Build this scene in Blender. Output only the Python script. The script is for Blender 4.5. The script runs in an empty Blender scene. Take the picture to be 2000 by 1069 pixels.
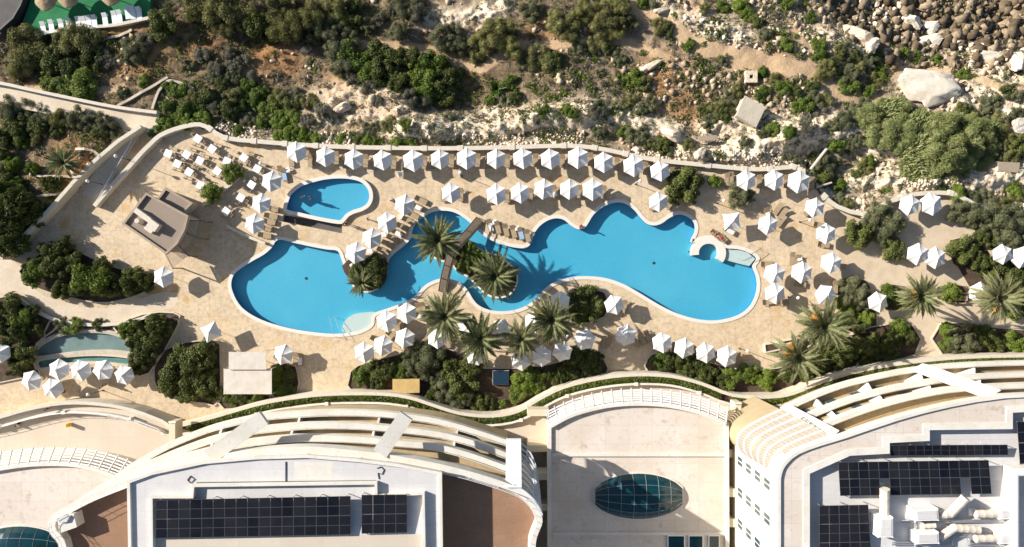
import bpy, bmesh, math, random
import numpy as np
from mathutils import Vector, Matrix, geometry
random.seed(7); RNG = np.random.default_rng(11)
S = bpy.context.scene
COL = S.collection
H, F = 102.6, 1333.33            # camera height over the deck, focal length in photo pixels
PI = math.pi

def P(x, y, z=0.0):
    k = (H - z) / F
    return Vector(((x - 1000) * k, (534.5 - y) * k, z))
def PX(pts, z=0.0): return [P(x, y, z).xy.to_tuple() for x, y in pts]

ORD = ['', 'first', 'second', 'third', 'fourth', 'fifth', 'sixth', 'seventh', 'eighth', 'ninth', 'tenth', 'eleventh', 'twelfth',
       'thirteenth', 'fourteenth', 'fifteenth', 'sixteenth', 'seventeenth', 'eighteenth', 'nineteenth']
TENS = {2: 'twent', 3: 'thirt', 4: 'fort', 5: 'fift', 6: 'sixt', 7: 'sevent', 8: 'eight', 9: 'ninet'}
def ordw(n):
    if n < 20: return ORD[n]
    t, u = divmod(n, 10)
    return TENS[t] + ('ieth' if u == 0 else 'y-' + ORD[u])

LABELS = {}
def tag(o, label=None, cat=None, group=None, kind=None):
    if label:
        o['label'] = label
        n = len(label.replace('-', ' ').split()) if 0 else len(label.split())
        if n > 16 or n < 4: print('LABEL LEN', n, label)
        if label in LABELS: print('DUP LABEL', label)
        LABELS[label] = 1
    if cat: o['category'] = cat
    if group: o['group'] = group
    if kind: o['kind'] = kind
    return o
def thing(name, label, cat, loc=(0, 0, 0), rz=0.0, group=None):
    o = bpy.data.objects.new(name, None); COL.objects.link(o)
    o.location = loc; o.rotation_euler = (0, 0, rz); o.empty_display_size = 0.3
    return tag(o, label, cat, group)
def copy_tree(o, parent=None):
    c = o.copy(); COL.objects.link(c); c.parent = parent
    for k in list(o.keys()):
        if parent is None and k in ('label',): del c[k]
    for ch in list(KIDS.get(o.name, [])):
        cc = copy_tree(ch, c)
        KIDS.setdefault(c.name, []).append(cc)
    return c
KIDS = {}

class MB:
    def __init__(s): s.v = []; s.f = []; s.m = []
    def add(s, vs, fs, mi=0):
        b = len(s.v); s.v.extend([tuple(v) for v in vs]); s.f.extend([tuple(i + b for i in f) for f in fs]); s.m.extend([mi] * len(fs)); return s
    def box(s, cx, cy, cz, sx, sy, sz, rz=0.0, mi=0, tilt=None):
        vs = [Vector((x * sx / 2, y * sy / 2, z * sz / 2)) for z in (-1, 1) for x, y in ((-1, -1), (1, -1), (1, 1), (-1, 1))]
        R = Matrix.Rotation(rz, 3, 'Z')
        if tilt: R = R @ Matrix.Rotation(tilt, 3, 'X')
        vs = [R @ v + Vector((cx, cy, cz)) for v in vs]
        return s.add(vs, [(3, 2, 1, 0), (4, 5, 6, 7), (0, 1, 5, 4), (1, 2, 6, 5), (2, 3, 7, 6), (3, 0, 4, 7)], mi)
    def prism(s, poly, z0, z1, mi=0, top=True, bottom=True, side_mi=None):
        n = len(poly); a = sum(poly[i][0] * poly[(i + 1) % n][1] - poly[(i + 1) % n][0] * poly[i][1] for i in range(n))
        if a < 0: poly = poly[::-1]
        vs = [(x, y, z0) for x, y in poly] + [(x, y, z1) for x, y in poly]
        tris = geometry.tessellate_polygon([[Vector((x, y, 0)) for x, y in poly]])
        up = []
        for t in tris:
            A, B, C = (Vector(poly[i]) for i in t)
            up.append(t if (B - A).cross(C - A) > 0 else t[::-1])
        fs = []
        if top: fs += [tuple(i + n for i in t) for t in up]
        if bottom: fs += [t[::-1] for t in up]
        s.add(vs, fs, mi)
        s.add(vs, [(i, (i + 1) % n, (i + 1) % n + n, i + n) for i in range(n)], mi if side_mi is None else side_mi)
        return s
    def strip(s, line, a, b, z0, z1, closed=False, mi=0):
        """a solid band following a line, from offset a to offset b (left positive); z may be a list"""
        n = len(line); L = offset(line, a, closed); R = offset(line, b, closed)
        Z0 = z0 if hasattr(z0, '__len__') else [z0] * n; Z1 = z1 if hasattr(z1, '__len__') else [z1] * n
        vs = []
        for i in range(n):
            vs += [(L[i][0], L[i][1], Z0[i]), (R[i][0], R[i][1], Z0[i]), (R[i][0], R[i][1], Z1[i]), (L[i][0], L[i][1], Z1[i])]
        fs = []
        for i in range(n if closed else n - 1):
            j = (i + 1) % n
            for k in range(4):
                fs.append((4 * i + k, 4 * j + k, 4 * j + (k + 1) % 4, 4 * i + (k + 1) % 4))
        if not closed: fs += [(3, 2, 1, 0), tuple(4 * (n - 1) + k for k in range(4))]
        return s.add(vs, fs, mi)
    def tube(s, pts, r, n=8, mi=0, cap=True):
        pts = [Vector(p) for p in pts]; rs = r if hasattr(r, '__len__') else [r] * len(pts)
        vs = []; m = len(pts)
        for i, p in enumerate(pts):
            d = (pts[min(i + 1, m - 1)] - pts[max(i - 1, 0)]).normalized()
            u = d.cross(Vector((0, 0, 1)) if abs(d.z) < .9 else Vector((1, 0, 0))).normalized(); w = d.cross(u)
            for k in range(n):
                t = 2 * PI * k / n
                vs.append(p + (u * math.cos(t) + w * math.sin(t)) * rs[i])
        fs = [(i * n + k, i * n + (k + 1) % n, (i + 1) * n + (k + 1) % n, (i + 1) * n + k) for i in range(m - 1) for k in range(n)]
        if cap: fs += [tuple(range(n))[::-1], tuple((m - 1) * n + k for k in range(n))]
        return s.add(vs, fs, mi)
    def ball(s, c, r, n=8, m=6, mi=0):
        vs = [(c[0], c[1], c[2] - r)]; fs = []
        for i in range(1, m):
            a = -PI / 2 + PI * i / m
            for k in range(n):
                t = 2 * PI * k / n; vs.append((c[0] + r * math.cos(a) * math.cos(t), c[1] + r * math.cos(a) * math.sin(t), c[2] + r * math.sin(a)))
        vs.append((c[0], c[1], c[2] + r)); e = len(vs) - 1
        for k in range(n):
            fs.append((0, 1 + (k + 1) % n, 1 + k)); fs.append((e, e - n + k, e - n + (k + 1) % n))
            for i in range(m - 2): a = 1 + i * n; fs.append((a + k, a + (k + 1) % n, a + n + (k + 1) % n, a + n + k))
        return s.add(vs, fs, mi)
    def build(s, name, mats, parent=None, smooth=False, loc=None):
        me = bpy.data.meshes.new(name); me.from_pydata(s.v, [], s.f)
        if not isinstance(mats, (list, tuple)): mats = [mats]
        for m in mats: me.materials.append(m)
        if len(mats) > 1: me.polygons.foreach_set('material_index', s.m)
        if smooth: me.polygons.foreach_set('use_smooth', [True] * len(s.f))
        bm = bmesh.new(); bm.from_mesh(me); bmesh.ops.recalc_face_normals(bm, faces=bm.faces); bm.to_mesh(me); bm.free()
        return link(name, me, parent, loc)
def link(name, me, parent=None, loc=None):
    o = bpy.data.objects.new(name, me); COL.objects.link(o)
    if parent is not None: o.parent = parent; KIDS.setdefault(parent.name, []).append(o)
    if loc is not None: o.location = loc
    return o
def offset(line, d, closed=False):
    n = len(line); out = []
    for i in range(n):
        p = Vector(line[i])
        a = Vector(line[i - 1]) if (i > 0 or closed) else None
        b = Vector(line[(i + 1) % n]) if (i < n - 1 or closed) else None
        d1 = (p - a).normalized() if a is not None else (b - p).normalized()
        d2 = (b - p).normalized() if b is not None else d1
        n1 = Vector((-d1.y, d1.x)); n2 = Vector((-d2.y, d2.x)); m = n1 + n2
        if m.length < 1e-6: m = n1
        m.normalize(); c = max(.45, m.dot(n1))
        out.append(tuple(p + m * (d / c)))
    return out
def smooth(pts, n=5, closed=False):
    pts = [Vector(p) for p in pts]; m = len(pts); out = []
    for i in range(m if closed else m - 1):
        p0 = pts[i - 1] if (i > 0 or closed) else pts[0]; p1 = pts[i]; p2 = pts[(i + 1) % m]
        p3 = pts[(i + 2) % m] if (closed or i + 2 < m) else pts[-1]
        for k in range(n):
            t = k / n
            out.append(tuple(0.5 * ((2 * p1) + (p2 - p0) * t + (2 * p0 - 5 * p1 + 4 * p2 - p3) * t * t + (3 * p1 - p0 - 3 * p2 + p3) * t ** 3)))
    if not closed: out.append(tuple(pts[-1]))
    return out
def area(poly): return sum(poly[i][0] * poly[(i + 1) % len(poly)][1] - poly[(i + 1) % len(poly)][0] * poly[i][1] for i in range(len(poly))) / 2
def ccw(poly): return poly if area(poly) > 0 else poly[::-1]
def inside(X, Y, poly):
    X = np.asarray(X, float); Y = np.asarray(Y, float); r = np.zeros(X.shape, bool); n = len(poly)
    for i in range(n):
        x1, y1 = poly[i]; x2, y2 = poly[(i + 1) % n]
        if y1 == y2: continue
        c = ((y1 > Y) != (y2 > Y)) & (X < (x2 - x1) * (Y - y1) / (y2 - y1) + x1)
        r ^= c
    return r
def seg_dist(X, Y, line, closed=False):
    X = np.asarray(X, float); Y = np.asarray(Y, float); D = np.full(X.shape, 1e9); n = len(line)
    for i in range(n if closed else n - 1):
        x1, y1 = line[i]; x2, y2 = line[(i + 1) % n]; dx, dy = x2 - x1, y2 - y1
        t = np.clip(((X - x1) * dx + (Y - y1) * dy) / (dx * dx + dy * dy + 1e-9), 0, 1)
        D = np.minimum(D, np.hypot(X - x1 - t * dx, Y - y1 - t * dy))
    return D
def sheet(name, outer, holes, z, mat, kind='structure', parent=None):
    """a flat sheet with holes"""
    vs = []; es = []
    for poly in [outer] + holes:
        b = len(vs); n = len(poly); vs += [Vector(p) for p in poly]; es += [(b + i, b + (i + 1) % n) for i in range(n)]
    V, E, Fc, *_ = geometry.delaunay_2d_cdt(vs, es, [], 0, 1e-5)
    keep = []
    for f in Fc:
        cx = sum(V[i].x for i in f) / len(f); cy = sum(V[i].y for i in f) / len(f)
        if inside(cx, cy, outer) and not any(inside(cx, cy, h) for h in holes): keep.append(tuple(f))
    me = bpy.data.meshes.new(name); me.from_pydata([(v.x, v.y, z) for v in V], [], keep)
    bm = bmesh.new(); bm.from_mesh(me)
    for f in bm.faces:
        if f.normal.z < 0: f.normal_flip()
    bm.to_mesh(me); bm.free(); me.materials.append(mat)
    o = link(name, me, parent)
    if kind: o['kind'] = kind
    return o

# ---------------------------------------------------------------- noise
def _hash(ix, iy, s):
    h = (ix.astype(np.int64) * 374761393 + iy.astype(np.int64) * 668265263 + s * 982451653) & 0xffffffff
    h = ((h ^ (h >> 13)) * 1274126177) & 0xffffffff
    return ((h ^ (h >> 16)) & 0xffff) / 65535.0
def vnoise(X, Y, s=0):
    ix = np.floor(X); iy = np.floor(Y); fx = X - ix; fy = Y - iy
    ux = fx * fx * (3 - 2 * fx); uy = fy * fy * (3 - 2 * fy)
    a = _hash(ix, iy, s); b = _hash(ix + 1, iy, s); c = _hash(ix, iy + 1, s); d = _hash(ix + 1, iy + 1, s)
    return a + (b - a) * ux + (c - a) * uy + (a - b - c + d) * ux * uy
def fbm(X, Y, sc, o=4, s=0):
    r = 0; a = .5; t = 0
    for k in range(o):
        r = r + a * vnoise(X / sc + 17 * k, Y / sc - 9 * k, s + k); t += a; a *= .5; sc /= 2.03
    return r / t

# ---------------------------------------------------------------- materials
def mat(name, col, rough=.7, spec=.3, metal=0.0, noise=None, bump=None, rnd=0, seams=None):
    """noise = [(scale, colour2, lo, hi), ...] mixes further colours in by noise; bump = (scale, strength)"""
    m = bpy.data.materials.new(name); m.use_nodes = True; nt = m.node_tree; N = nt.nodes; L = nt.links
    b = N['Principled BSDF']; b.inputs['Base Color'].default_value = (*col, 1); b.inputs['Roughness'].default_value = rough
    b.inputs['Metallic'].default_value = metal; b.inputs['Specular IOR Level'].default_value = spec
    tc = None
    if noise or bump:
        tc = N.new('ShaderNodeTexCoord')
    cur = None
    for k, (sc, c2, lo, hi) in enumerate(noise or []):
        n = N.new('ShaderNodeTexNoise'); n.inputs['Scale'].default_value = sc; n.inputs['Detail'].default_value = 5; n.inputs['Roughness'].default_value = .62
        L.new(tc.outputs['Object'], n.inputs['Vector'])
        r = N.new('ShaderNodeMapRange'); r.inputs[1].default_value = lo; r.inputs[2].default_value = hi; L.new(n.outputs['Fac'], r.inputs[0])
        x = N.new('ShaderNodeMix'); x.data_type = 'RGBA'; L.new(r.outputs[0], x.inputs[0])
        if cur is None: x.inputs[6].default_value = (*col, 1)
        else: L.new(cur, x.inputs[6])
        x.inputs[7].default_value = (*c2, 1); cur = x.outputs[2]
    if seams:      # (sheet size, seam colour): joints between sheets or slabs
        bk = N.new('ShaderNodeTexBrick'); bk.inputs['Scale'].default_value = 1; bk.inputs['Brick Width'].default_value = seams[0]; bk.inputs['Row Height'].default_value = seams[1]; bk.inputs['Mortar Size'].default_value = .025; bk.offset = .0
        bk.inputs['Color1'].default_value = (0, 0, 0, 1); bk.inputs['Color2'].default_value = (.25, .25, .25, 1); bk.inputs['Mortar'].default_value = (.75, .75, .75, 1); L.new(tc.outputs['Object'], bk.inputs['Vector'])
        x = N.new('ShaderNodeMix'); x.data_type = 'RGBA'; L.new(bk.outputs['Color'], x.inputs[0]); L.new(cur, x.inputs[6]); x.inputs[7].default_value = (*seams[2], 1); cur = x.outputs[2]
    if rnd:
        oi = N.new('ShaderNodeObjectInfo'); r = N.new('ShaderNodeMapRange'); r.inputs[3].default_value = 0; r.inputs[4].default_value = rnd * 2; L.new(oi.outputs['Random'], r.inputs[0])
        x = N.new('ShaderNodeMix'); x.data_type = 'RGBA'; L.new(r.outputs[0], x.inputs[0]); L.new(cur, x.inputs[6]); x.inputs[7].default_value = (.50, .46, .41, 1); cur = x.outputs[2]
    if cur is not None: L.new(cur, b.inputs['Base Color'])
    if bump:
        n = N.new('ShaderNodeTexNoise'); n.inputs['Scale'].default_value = bump[0]; n.inputs['Detail'].default_value = 6
        L.new(tc.outputs['Object'], n.inputs['Vector'])
        bp = N.new('ShaderNodeBump'); bp.inputs['Strength'].default_value = bump[1]; bp.inputs['Distance'].default_value = .1
        L.new(n.outputs['Fac'], bp.inputs['Height']); L.new(bp.outputs[0], b.inputs['Normal'])
    return m
def leaf_mat(name, c1, c2, c3):
    m = bpy.data.materials.new(name); m.use_nodes = True; nt = m.node_tree; N = nt.nodes; L = nt.links
    b = N['Principled BSDF']; b.inputs['Roughness'].default_value = .55; b.inputs['Specular IOR Level'].default_value = .25
    g = N.new('ShaderNodeNewGeometry'); oi = N.new('ShaderNodeObjectInfo')
    tc = N.new('ShaderNodeTexCoord'); n = N.new('ShaderNodeTexNoise'); n.inputs['Scale'].default_value = 2.2; n.inputs['Detail'].default_value = 3
    L.new(tc.outputs['Object'], n.inputs['Vector'])
    a = N.new('ShaderNodeMath'); a.operation = 'ADD'; L.new(g.outputs['Random Per Island'], a.inputs[0]); L.new(n.outputs['Fac'], a.inputs[1])
    a2 = N.new('ShaderNodeMath'); a2.operation = 'MULTIPLY_ADD'; L.new(oi.outputs['Random'], a2.inputs[0]); a2.inputs[1].default_value = .7; L.new(a.outputs[0], a2.inputs[2])
    r = N.new('ShaderNodeMapRange'); r.inputs[1].default_value = .35; r.inputs[2].default_value = 1.75; L.new(a2.outputs[0], r.inputs[0])
    cr = N.new('ShaderNodeValToRGB'); cr.color_ramp.elements[0].color = (*c1, 1); cr.color_ramp.elements[1].color = (*c3, 1)
    e = cr.color_ramp.elements.new(.5); e.color = (*c2, 1)
    L.new(r.outputs[0], cr.inputs[0]); L.new(cr.outputs[0], b.inputs['Base Color'])
    t = N.new('ShaderNodeBsdfTranslucent'); L.new(cr.outputs[0], t.inputs[0])
    x = N.new('ShaderNodeMixShader'); x.inputs[0].default_value = .25
    L.new(b.outputs[0], x.inputs[1]); L.new(t.outputs[0], x.inputs[2]); L.new(x.outputs[0], N['Material Output'].inputs[0])
    return m

M = {}
def rock_mat(name, c1, c2, c3):
    m = leaf_mat(name, c1, c2, c3); N = m.node_tree.nodes; L = m.node_tree.links; L.new(N['Principled BSDF'].outputs[0], N['Material Output'].inputs[0]); N['Principled BSDF'].inputs['Roughness'].default_value = .95; N['Principled BSDF'].inputs['Specular IOR Level'].default_value = .1; return m
M['white'] = mat('white_render', (.67, .635, .575), .75, noise=[(.35, (.59, .55, .48), .42, .68), (3, (.47, .41, .34), .56, .80)])
M['fabric'] = mat('parasol_canvas', (.80, .785, .77), .85, .1, noise=[(1.2, (.72, .695, .67), .42, .72), (3.5, (.60, .565, .52), .62, .85)], bump=(14, .12), rnd=.16)
M['cream'] = mat('cream_render', (.62, .545, .415), .8, noise=[(.4, (.55, .475, .345), .45, .75), (2.5, (.46, .385, .275), .60, .82)])
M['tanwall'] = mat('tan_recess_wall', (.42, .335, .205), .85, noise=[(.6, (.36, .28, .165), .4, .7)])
M['yellow'] = mat('ochre_render', (.52, .37, .15), .85, noise=[(.8, (.42, .29, .12), .4, .7)])
M['balcony'] = mat('balcony_tiles', (.42, .32, .19), .8, noise=[(1.5, (.34, .25, .15), .4, .7)])
M['pinktile'] = mat('pink_terrace_tiles', (.62, .46, .34), .8, noise=[(1.0, (.54, .40, .30), .4, .7)])
M['terrace'] = mat('terrace_screed', (.58, .505, .42), .85, noise=[(.12, (.53, .455, .37), .4, .65), (2, (.52, .43, .335), .55, .8)], seams=(2.4, 2.4, (.50, .415, .325)))
M['brown'] = mat('brown_terrace', (.27, .155, .095), .85, noise=[(.25, (.32, .19, .12), .4, .65), (3, (.22, .125, .075), .5, .8)], seams=(2.2, 2.2, (.235, .135, .082)))
M['roof'] = mat('roof_screed', (.64, .575, .515), .85, noise=[(.18, (.58, .50, .42), .42, .66), (1.6, (.50, .41, .32), .54, .78), (.6, (.36, .27, .185), .60, .78)], bump=(4, .15), seams=(3.2, 2.6, (.46, .38, .31)))
M['greyroof'] = mat('grey_membrane', (.56, .545, .54), .7, noise=[(.3, (.62, .60, .585), .45, .6), (2, (.50, .47, .45), .55, .8)], seams=(6.0, 1.6, (.46, .44, .43)))
M['awning'] = mat('awning_canvas', (.58, .535, .48), .85, noise=[(.6, (.50, .455, .40), .4, .7)], bump=(1.2, .5))
M['tanslat'] = mat('tan_slats', (.54, .47, .39), .7)
M['path'] = mat('concrete_path', (.62, .52, .40), .9, noise=[(.3, (.54, .44, .33), .45, .7), (2.5, (.50, .41, .31), .5, .75)], bump=(5, .2))
M['stonewall'] = mat('stone_wall', (.55, .49, .40), .9, noise=[(1.0, (.46, .39, .30), .4, .7), (5, (.36, .30, .23), .55, .8)], bump=(4, .5))
M['cap'] = mat('pale_coping_stone', (.60, .54, .45), .85, noise=[(1.5, (.54, .47, .37), .45, .75)], bump=(6, .3))
M['coping'] = mat('pool_coping', (.66, .61, .545), .7, noise=[(2.0, (.68, .63, .56), .45, .75)])
M['metal'] = mat('steel', (.62, .62, .62), .35, .5, .8)
M['dark'] = mat('dark_metal', (.05, .05, .055), .5)
M['wood'] = mat('weathered_timber', (.22, .17, .125), .8, noise=[(3, (.17, .125, .09), .4, .7)], bump=(8, .3))
M['darkwood'] = mat('dark_rail_timber', (.085, .065, .05), .8)
M['lightwood'] = mat('pale_slat_timber', (.36, .29, .22), .8, noise=[(3, (.28, .22, .165), .4, .7)])
M['lounger'] = mat('lounger_mesh', (.36, .275, .175), .8, noise=[(2, (.31, .235, .15), .4, .7)])
M['loungerframe'] = mat('lounger_frame', (.28, .21, .14), .6)
M['whiteplastic'] = mat('white_plastic', (.78, .77, .75), .4, .5)
M['cloth'] = mat('table_cloth', (.82, .80, .78), .85)
M['rattan'] = mat('chair_rattan', (.42, .34, .25), .7)
M['soil'] = mat('bed_soil', (.075, .050, .033), .95, noise=[(1.2, (.12, .085, .055), .45, .7), (6, (.05, .035, .025), .5, .75)], bump=(5, .6))
M['bark'] = mat('bark', (.13, .095, .07), .9, noise=[(4, (.19, .15, .11), .45, .7)], bump=(9, .6))
M['palmbark'] = mat('palm_bark', (.17, .125, .09), .9, noise=[(5, (.10, .07, .05), .45, .7)], bump=(9, .8))
M['dates'] = mat('date_stalks', (.50, .25, .05), .7)
M['green_turf'] = mat('green_turf', (.015, .15, .055), .9, noise=[(.6, (.025, .20, .075), .4, .7), (2.5, (.05, .13, .06), .55, .8)])
M['asphalt'] = mat('grey_decking', (.12, .11, .105), .9, noise=[(.8, (.09, .085, .08), .4, .7)])
M['plank'] = mat('bridge_planks', (.19, .15, .115), .85, noise=[(3, (.135, .105, .08), .4, .7)])
M['thatch'] = mat('thatch', (.38, .29, .18), .95, noise=[(4, (.27, .20, .12), .4, .7)], bump=(10, .8))
M['hutedge'] = mat('hut_parapet', (.36, .30, .235), .9, noise=[(1.5, (.29, .235, .18), .4, .7)])
M['hutroof'] = mat('hut_roof_felt', (.27, .215, .17), .9, noise=[(.8, (.29, .225, .18), .4, .7), (4, (.25, .20, .16), .55, .8)])
M['concrete'] = mat('old_concrete', (.50, .44, .35), .9, noise=[(1.0, (.42, .36, .28), .4, .7)], bump=(4, .4))
M['duct'] = mat('duct_cladding', (.62, .55, .46), .6, noise=[(2, (.54, .47, .39), .4, .7)])
M['acwhite'] = mat('unit_casing', (.74, .73, .71), .5)
M['glass'] = mat('window_glass', (.05, .085, .085), .08, .6)
M['teal'] = mat('teal_roof_glass', (.004, .040, .052), .10, .5, noise=[(.5, (.003, .022, .032), .4, .7)])
M['panel'] = mat('solar_cells', (.004, .0045, .009), .38, .2, noise=[(.4, (.009, .010, .016), .4, .7)], rnd=.012)
M['panelline'] = mat('solar_frame', (.075, .08, .088), .4)
M['mullion'] = mat('dome_mullion', (.22, .27, .29), .4)
M['skin'] = mat('skin', (.55, .30, .20), .6)
M['hair'] = mat('hair', (.03, .02, .015), .6)
M['navy'] = mat('navy_cloth', (.02, .03, .08), .8)
M['black'] = mat('black_cloth', (.02, .02, .022), .8)
M['bluecloth'] = mat('light_blue_cloth', (.25, .42, .65), .8)
M['whitecloth'] = mat('white_cloth', (.75, .74, .72), .85)
M['redcloth'] = mat('red_cloth', (.45, .05, .04), .85)
M['yellowplastic'] = mat('yellow_plastic', (.80, .50, .02), .5)
M['limestone'] = mat('limestone', (.66, .55, .42), .95, noise=[(.5, (.52, .38, .25), .45, .7), (3, (.40, .32, .23), .52, .75), (.25, (.78, .71, .60), .55, .75)], bump=(3, .6))
M['whiterock'] = mat('white_limestone', (.72, .645, .53), .95, noise=[(.5, (.56, .45, .33), .45, .7), (3, (.42, .35, .265), .55, .75), (.9, (.76, .70, .60), .55, .7)], bump=(3, .6))
M['darkrock'] = mat('dark_shore_rock', (.23, .17, .105), .9, noise=[(1.2, (.10, .075, .05), .42, .66), (.25, (.36, .275, .175), .54, .72)], bump=(3, .6))
M['pond'] = mat('pond_tile', (.26, .27, .235), .6, noise=[(.8, (.18, .195, .17), .4, .7)])
M['pondgreen'] = mat('pond_green_tile', (.17, .29, .25), .6, noise=[(.8, (.10, .19, .17), .4, .7)])
M['whiteslat'] = mat('white_aluminium', (.80, .79, .78), .5)
M['shade_grey'] = mat('shaded_wall_screen_grey', (.62, .64, .66), .7, noise=[(.6, (.56, .57, .59), .4, .7)])  # blue-grey shade of the end party wall put into its colour; screen shares it
M['rubble'] = rock_mat('rubble_stone', (.22, .16, .11), (.44, .34, .235), (.68, .57, .44))
M['shorerubble'] = rock_mat('shore_stone', (.04, .030, .020), (.155, .115, .074), (.40, .315, .21))
L_ = lambda n, *c: M.__setitem__(n, leaf_mat(n, *c))
L_('leaf_olive', (.075, .080, .022), (.150, .150, .048), (.25, .24, .09))
L_('leaf_dark', (.024, .036, .009), (.064, .082, .019), (.150, .170, .044))
L_('leaf_green', (.028, .056, .008), (.080, .128, .018), (.185, .235, .040))
L_('leaf_grey', (.085, .085, .058), (.14, .135, .09), (.20, .185, .13))
L_('leaf_silver', (.055, .066, .030), (.118, .130, .060), (.20, .205, .11))
L_('leaf_bright', (.06, .105, .012), (.12, .18, .02), (.20, .26, .04))
L_('leaf_reed', (.075, .100, .028), (.19, .22, .075), (.33, .35, .15))
L_('leaf_dry', (.13, .105, .06), (.20, .16, .095), (.28, .225, .14))
L_('leaf_hedge', (.045, .070, .012), (.085, .115, .018), (.14, .165, .03))
L_('leaf_palm', (.065, .085, .028), (.150, .170, .070), (.28, .275, .14))
L_('leaf_palmdead', (.20, .15, .09), (.27, .21, .13), (.34, .28, .18))
# ================================================================ camera, light
cam = bpy.data.cameras.new('camera'); camo = bpy.data.objects.new('camera', cam); COL.objects.link(camo)
camo.location = (0, 0, H); cam.sensor_width = 36; cam.lens = 24; cam.clip_end = 5000; S.camera = camo
EL = math.radians(25.5); SDIR = Vector((.935, -.355, 0)).normalized()
ray = Vector((SDIR.x * math.cos(EL), SDIR.y * math.cos(EL), -math.sin(EL)))
sl = bpy.data.lights.new('sun', 'SUN'); sl.energy = 5.0; sl.angle = math.radians(.53); sl.color = (1, .94, .85)
so = bpy.data.objects.new('sun', sl); COL.objects.link(so); so.rotation_euler = ray.to_track_quat('-Z', 'Y').to_euler(); so.location = (0, 0, 80)
W = bpy.data.worlds.new('World'); S.world = W; W.use_nodes = True
sky = W.node_tree.nodes.new('ShaderNodeTexSky'); sky.sky_type = 'NISHITA'; sky.sun_disc = False
sky.sun_elevation = EL; sky.sun_rotation = math.atan2(-SDIR.x, -SDIR.y) % (2 * PI); sky.air_density = 1.0; sky.dust_density = 1.0
bg = W.node_tree.nodes['Background']; bg.inputs[1].default_value = .068; W.node_tree.links.new(sky.outputs[0], bg.inputs[0])
S.view_settings.view_transform = 'Standard'; S.view_settings.look = 'None'; S.view_settings.exposure = .88; S.view_settings.gamma = 1
S.cycles.max_bounces = 6; S.cycles.diffuse_bounces = 3; S.cycles.transparent_max_bounces = 12

# ================================================================ terrain
wall_px = [(300, 268), (335, 255), (372, 244), (396, 243), (415, 254), (445, 272), (500, 278), (560, 283), (620, 287), (690, 290), (760, 291), (830, 292), (900, 292),
           (1000, 290), (1100, 287), (1160, 291), (1220, 303), (1280, 315), (1380, 325), (1450, 332), (1500, 332), (1545, 328), (1562, 337), (1588, 362), (1605, 385), (1630, 405), (1683, 420),
           (1720, 402), (1760, 385), (1800, 379), (1850, 379), (1880, 392), (1920, 412), (1960, 416), (2010, 408), (2300, 395)]
stairs_wall_px = [(-300, 508), (20, 506), (110, 415), (160, 358), (200, 318), (245, 280), (288, 252)]
deck_out = PX(stairs_wall_px + wall_px + [(2700, 395), (2700, 1900), (-700, 1900), (-700, 508)])
deck_out = ccw(deck_out)
ridges = [  # px line, height, half width (m), paleness
    ([(640, 205), (690, 190), (760, 200), (810, 232), (850, 262)], 1.5, 2.4, .55),
    ([(600, 245), (660, 240), (730, 232), (790, 250)], .8, 1.6, .5),
    ([(790, 268), (880, 258), (960, 262), (1060, 238), (1150, 232), (1235, 236), (1268, 262), (1310, 276)], 1.3, 2.0, 1.0),
    ([(960, 225), (1040, 230), (1090, 222), (1160, 218)], .5, 1.2, .8),
    ([(1340, 318), (1400, 316), (1460, 300), (1500, 285), (1560, 262), (1640, 262), (1700, 278), (1760, 292), (1805, 300)], 1.6, 2.4, 1.0),
    ([(1380, 255), (1430, 243), (1500, 252), (1545, 262)], .8, 1.5, .9),
    ([(1655, 358), (1700, 352), (1750, 352), (1790, 362)], 1.0, 1.6, .8),
    ([(1790, 374), (1860, 364), (1910, 352), (1960, 345), (2020, 338)], 1.3, 2.0, 1.0),
    ([(430, 284), (520, 270), (640, 276), (720, 268), (800, 272)], .5, 1.1, .6),
    ([(1800, 170), (1850, 172), (1890, 195)], .5, 2.0, .9),
    ([(1640, 70), (1700, 80), (1760, 90), (1830, 80)], .9, 2.4, .8),
    ([(1900, 110), (1960, 120), (2020, 125)], .9, 2.8, .9),
    ([(1940, 170), (1990, 200)], .9, 2.4, .8), ([(1300, 20), (1370, 45), (1450, 80)], .6, 2.5, .5),
    ([(980, 8), (940, 28), (880, 38), (830, 30)], .4, 1.6, .8)]
paths_px = [([(1225, -20), (1245, 12), (1290, 40), (1325, 62), (1350, 85), (1400, 103), (1450, 108), (1500, 118), (1560, 132), (1600, 158), (1640, 182), (1700, 196), (1730, 200)], 1.3),
            ([(640, 80), (700, 90), (780, 92), (840, 100), (890, 122), (940, 140), (980, 112), (1020, 88), (1080, 90), (1170, 80), (1230, 85), (1290, 110), (1325, 128)], .7),
            ([(1700, 180), (1740, 150), (1760, 130), (1830, 126), (1900, 130), (1960, 160), (2020, 180)], .8),
            ([(1420, 130), (1480, 125), (1540, 140)], 1.1),
            ([(1540, 30), (1560, 70), (1580, 95), (1582, 140)], .6), ([(60, 175), (180, 190), (260, 180)], .5)]
orange_px = [(300, 112, 45), (260, 130, 35), (700, 225, 40), (770, 215, 40), (900, 130, 40), (1050, 92, 40), (1340, 215, 45), (1490, 125, 50), (1350, 20, 25), (170, 320, 45), (165, 355, 30),
             (240, 60, 40), (680, 170, 40), (1290, 155, 50), (520, 110, 40), (560, 120, 30), (1640, 80, 25), (400, 95, 40)]
def WL(pts, z=-3.0): return PX(pts, z)
_pl = [(WL(a), b) for a, b in paths_px]
_rl = [(WL(a), b, c, d) for a, b, c, d in ridges]
_ol = [(*P(x, y, -3).xy, r * .077) for x, y, r in orange_px]
def smst(a, b, x): t = np.clip((x - a) / (b - a), 0, 1); return t * t * (3 - 2 * t)
deck_edge = deck_out
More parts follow.
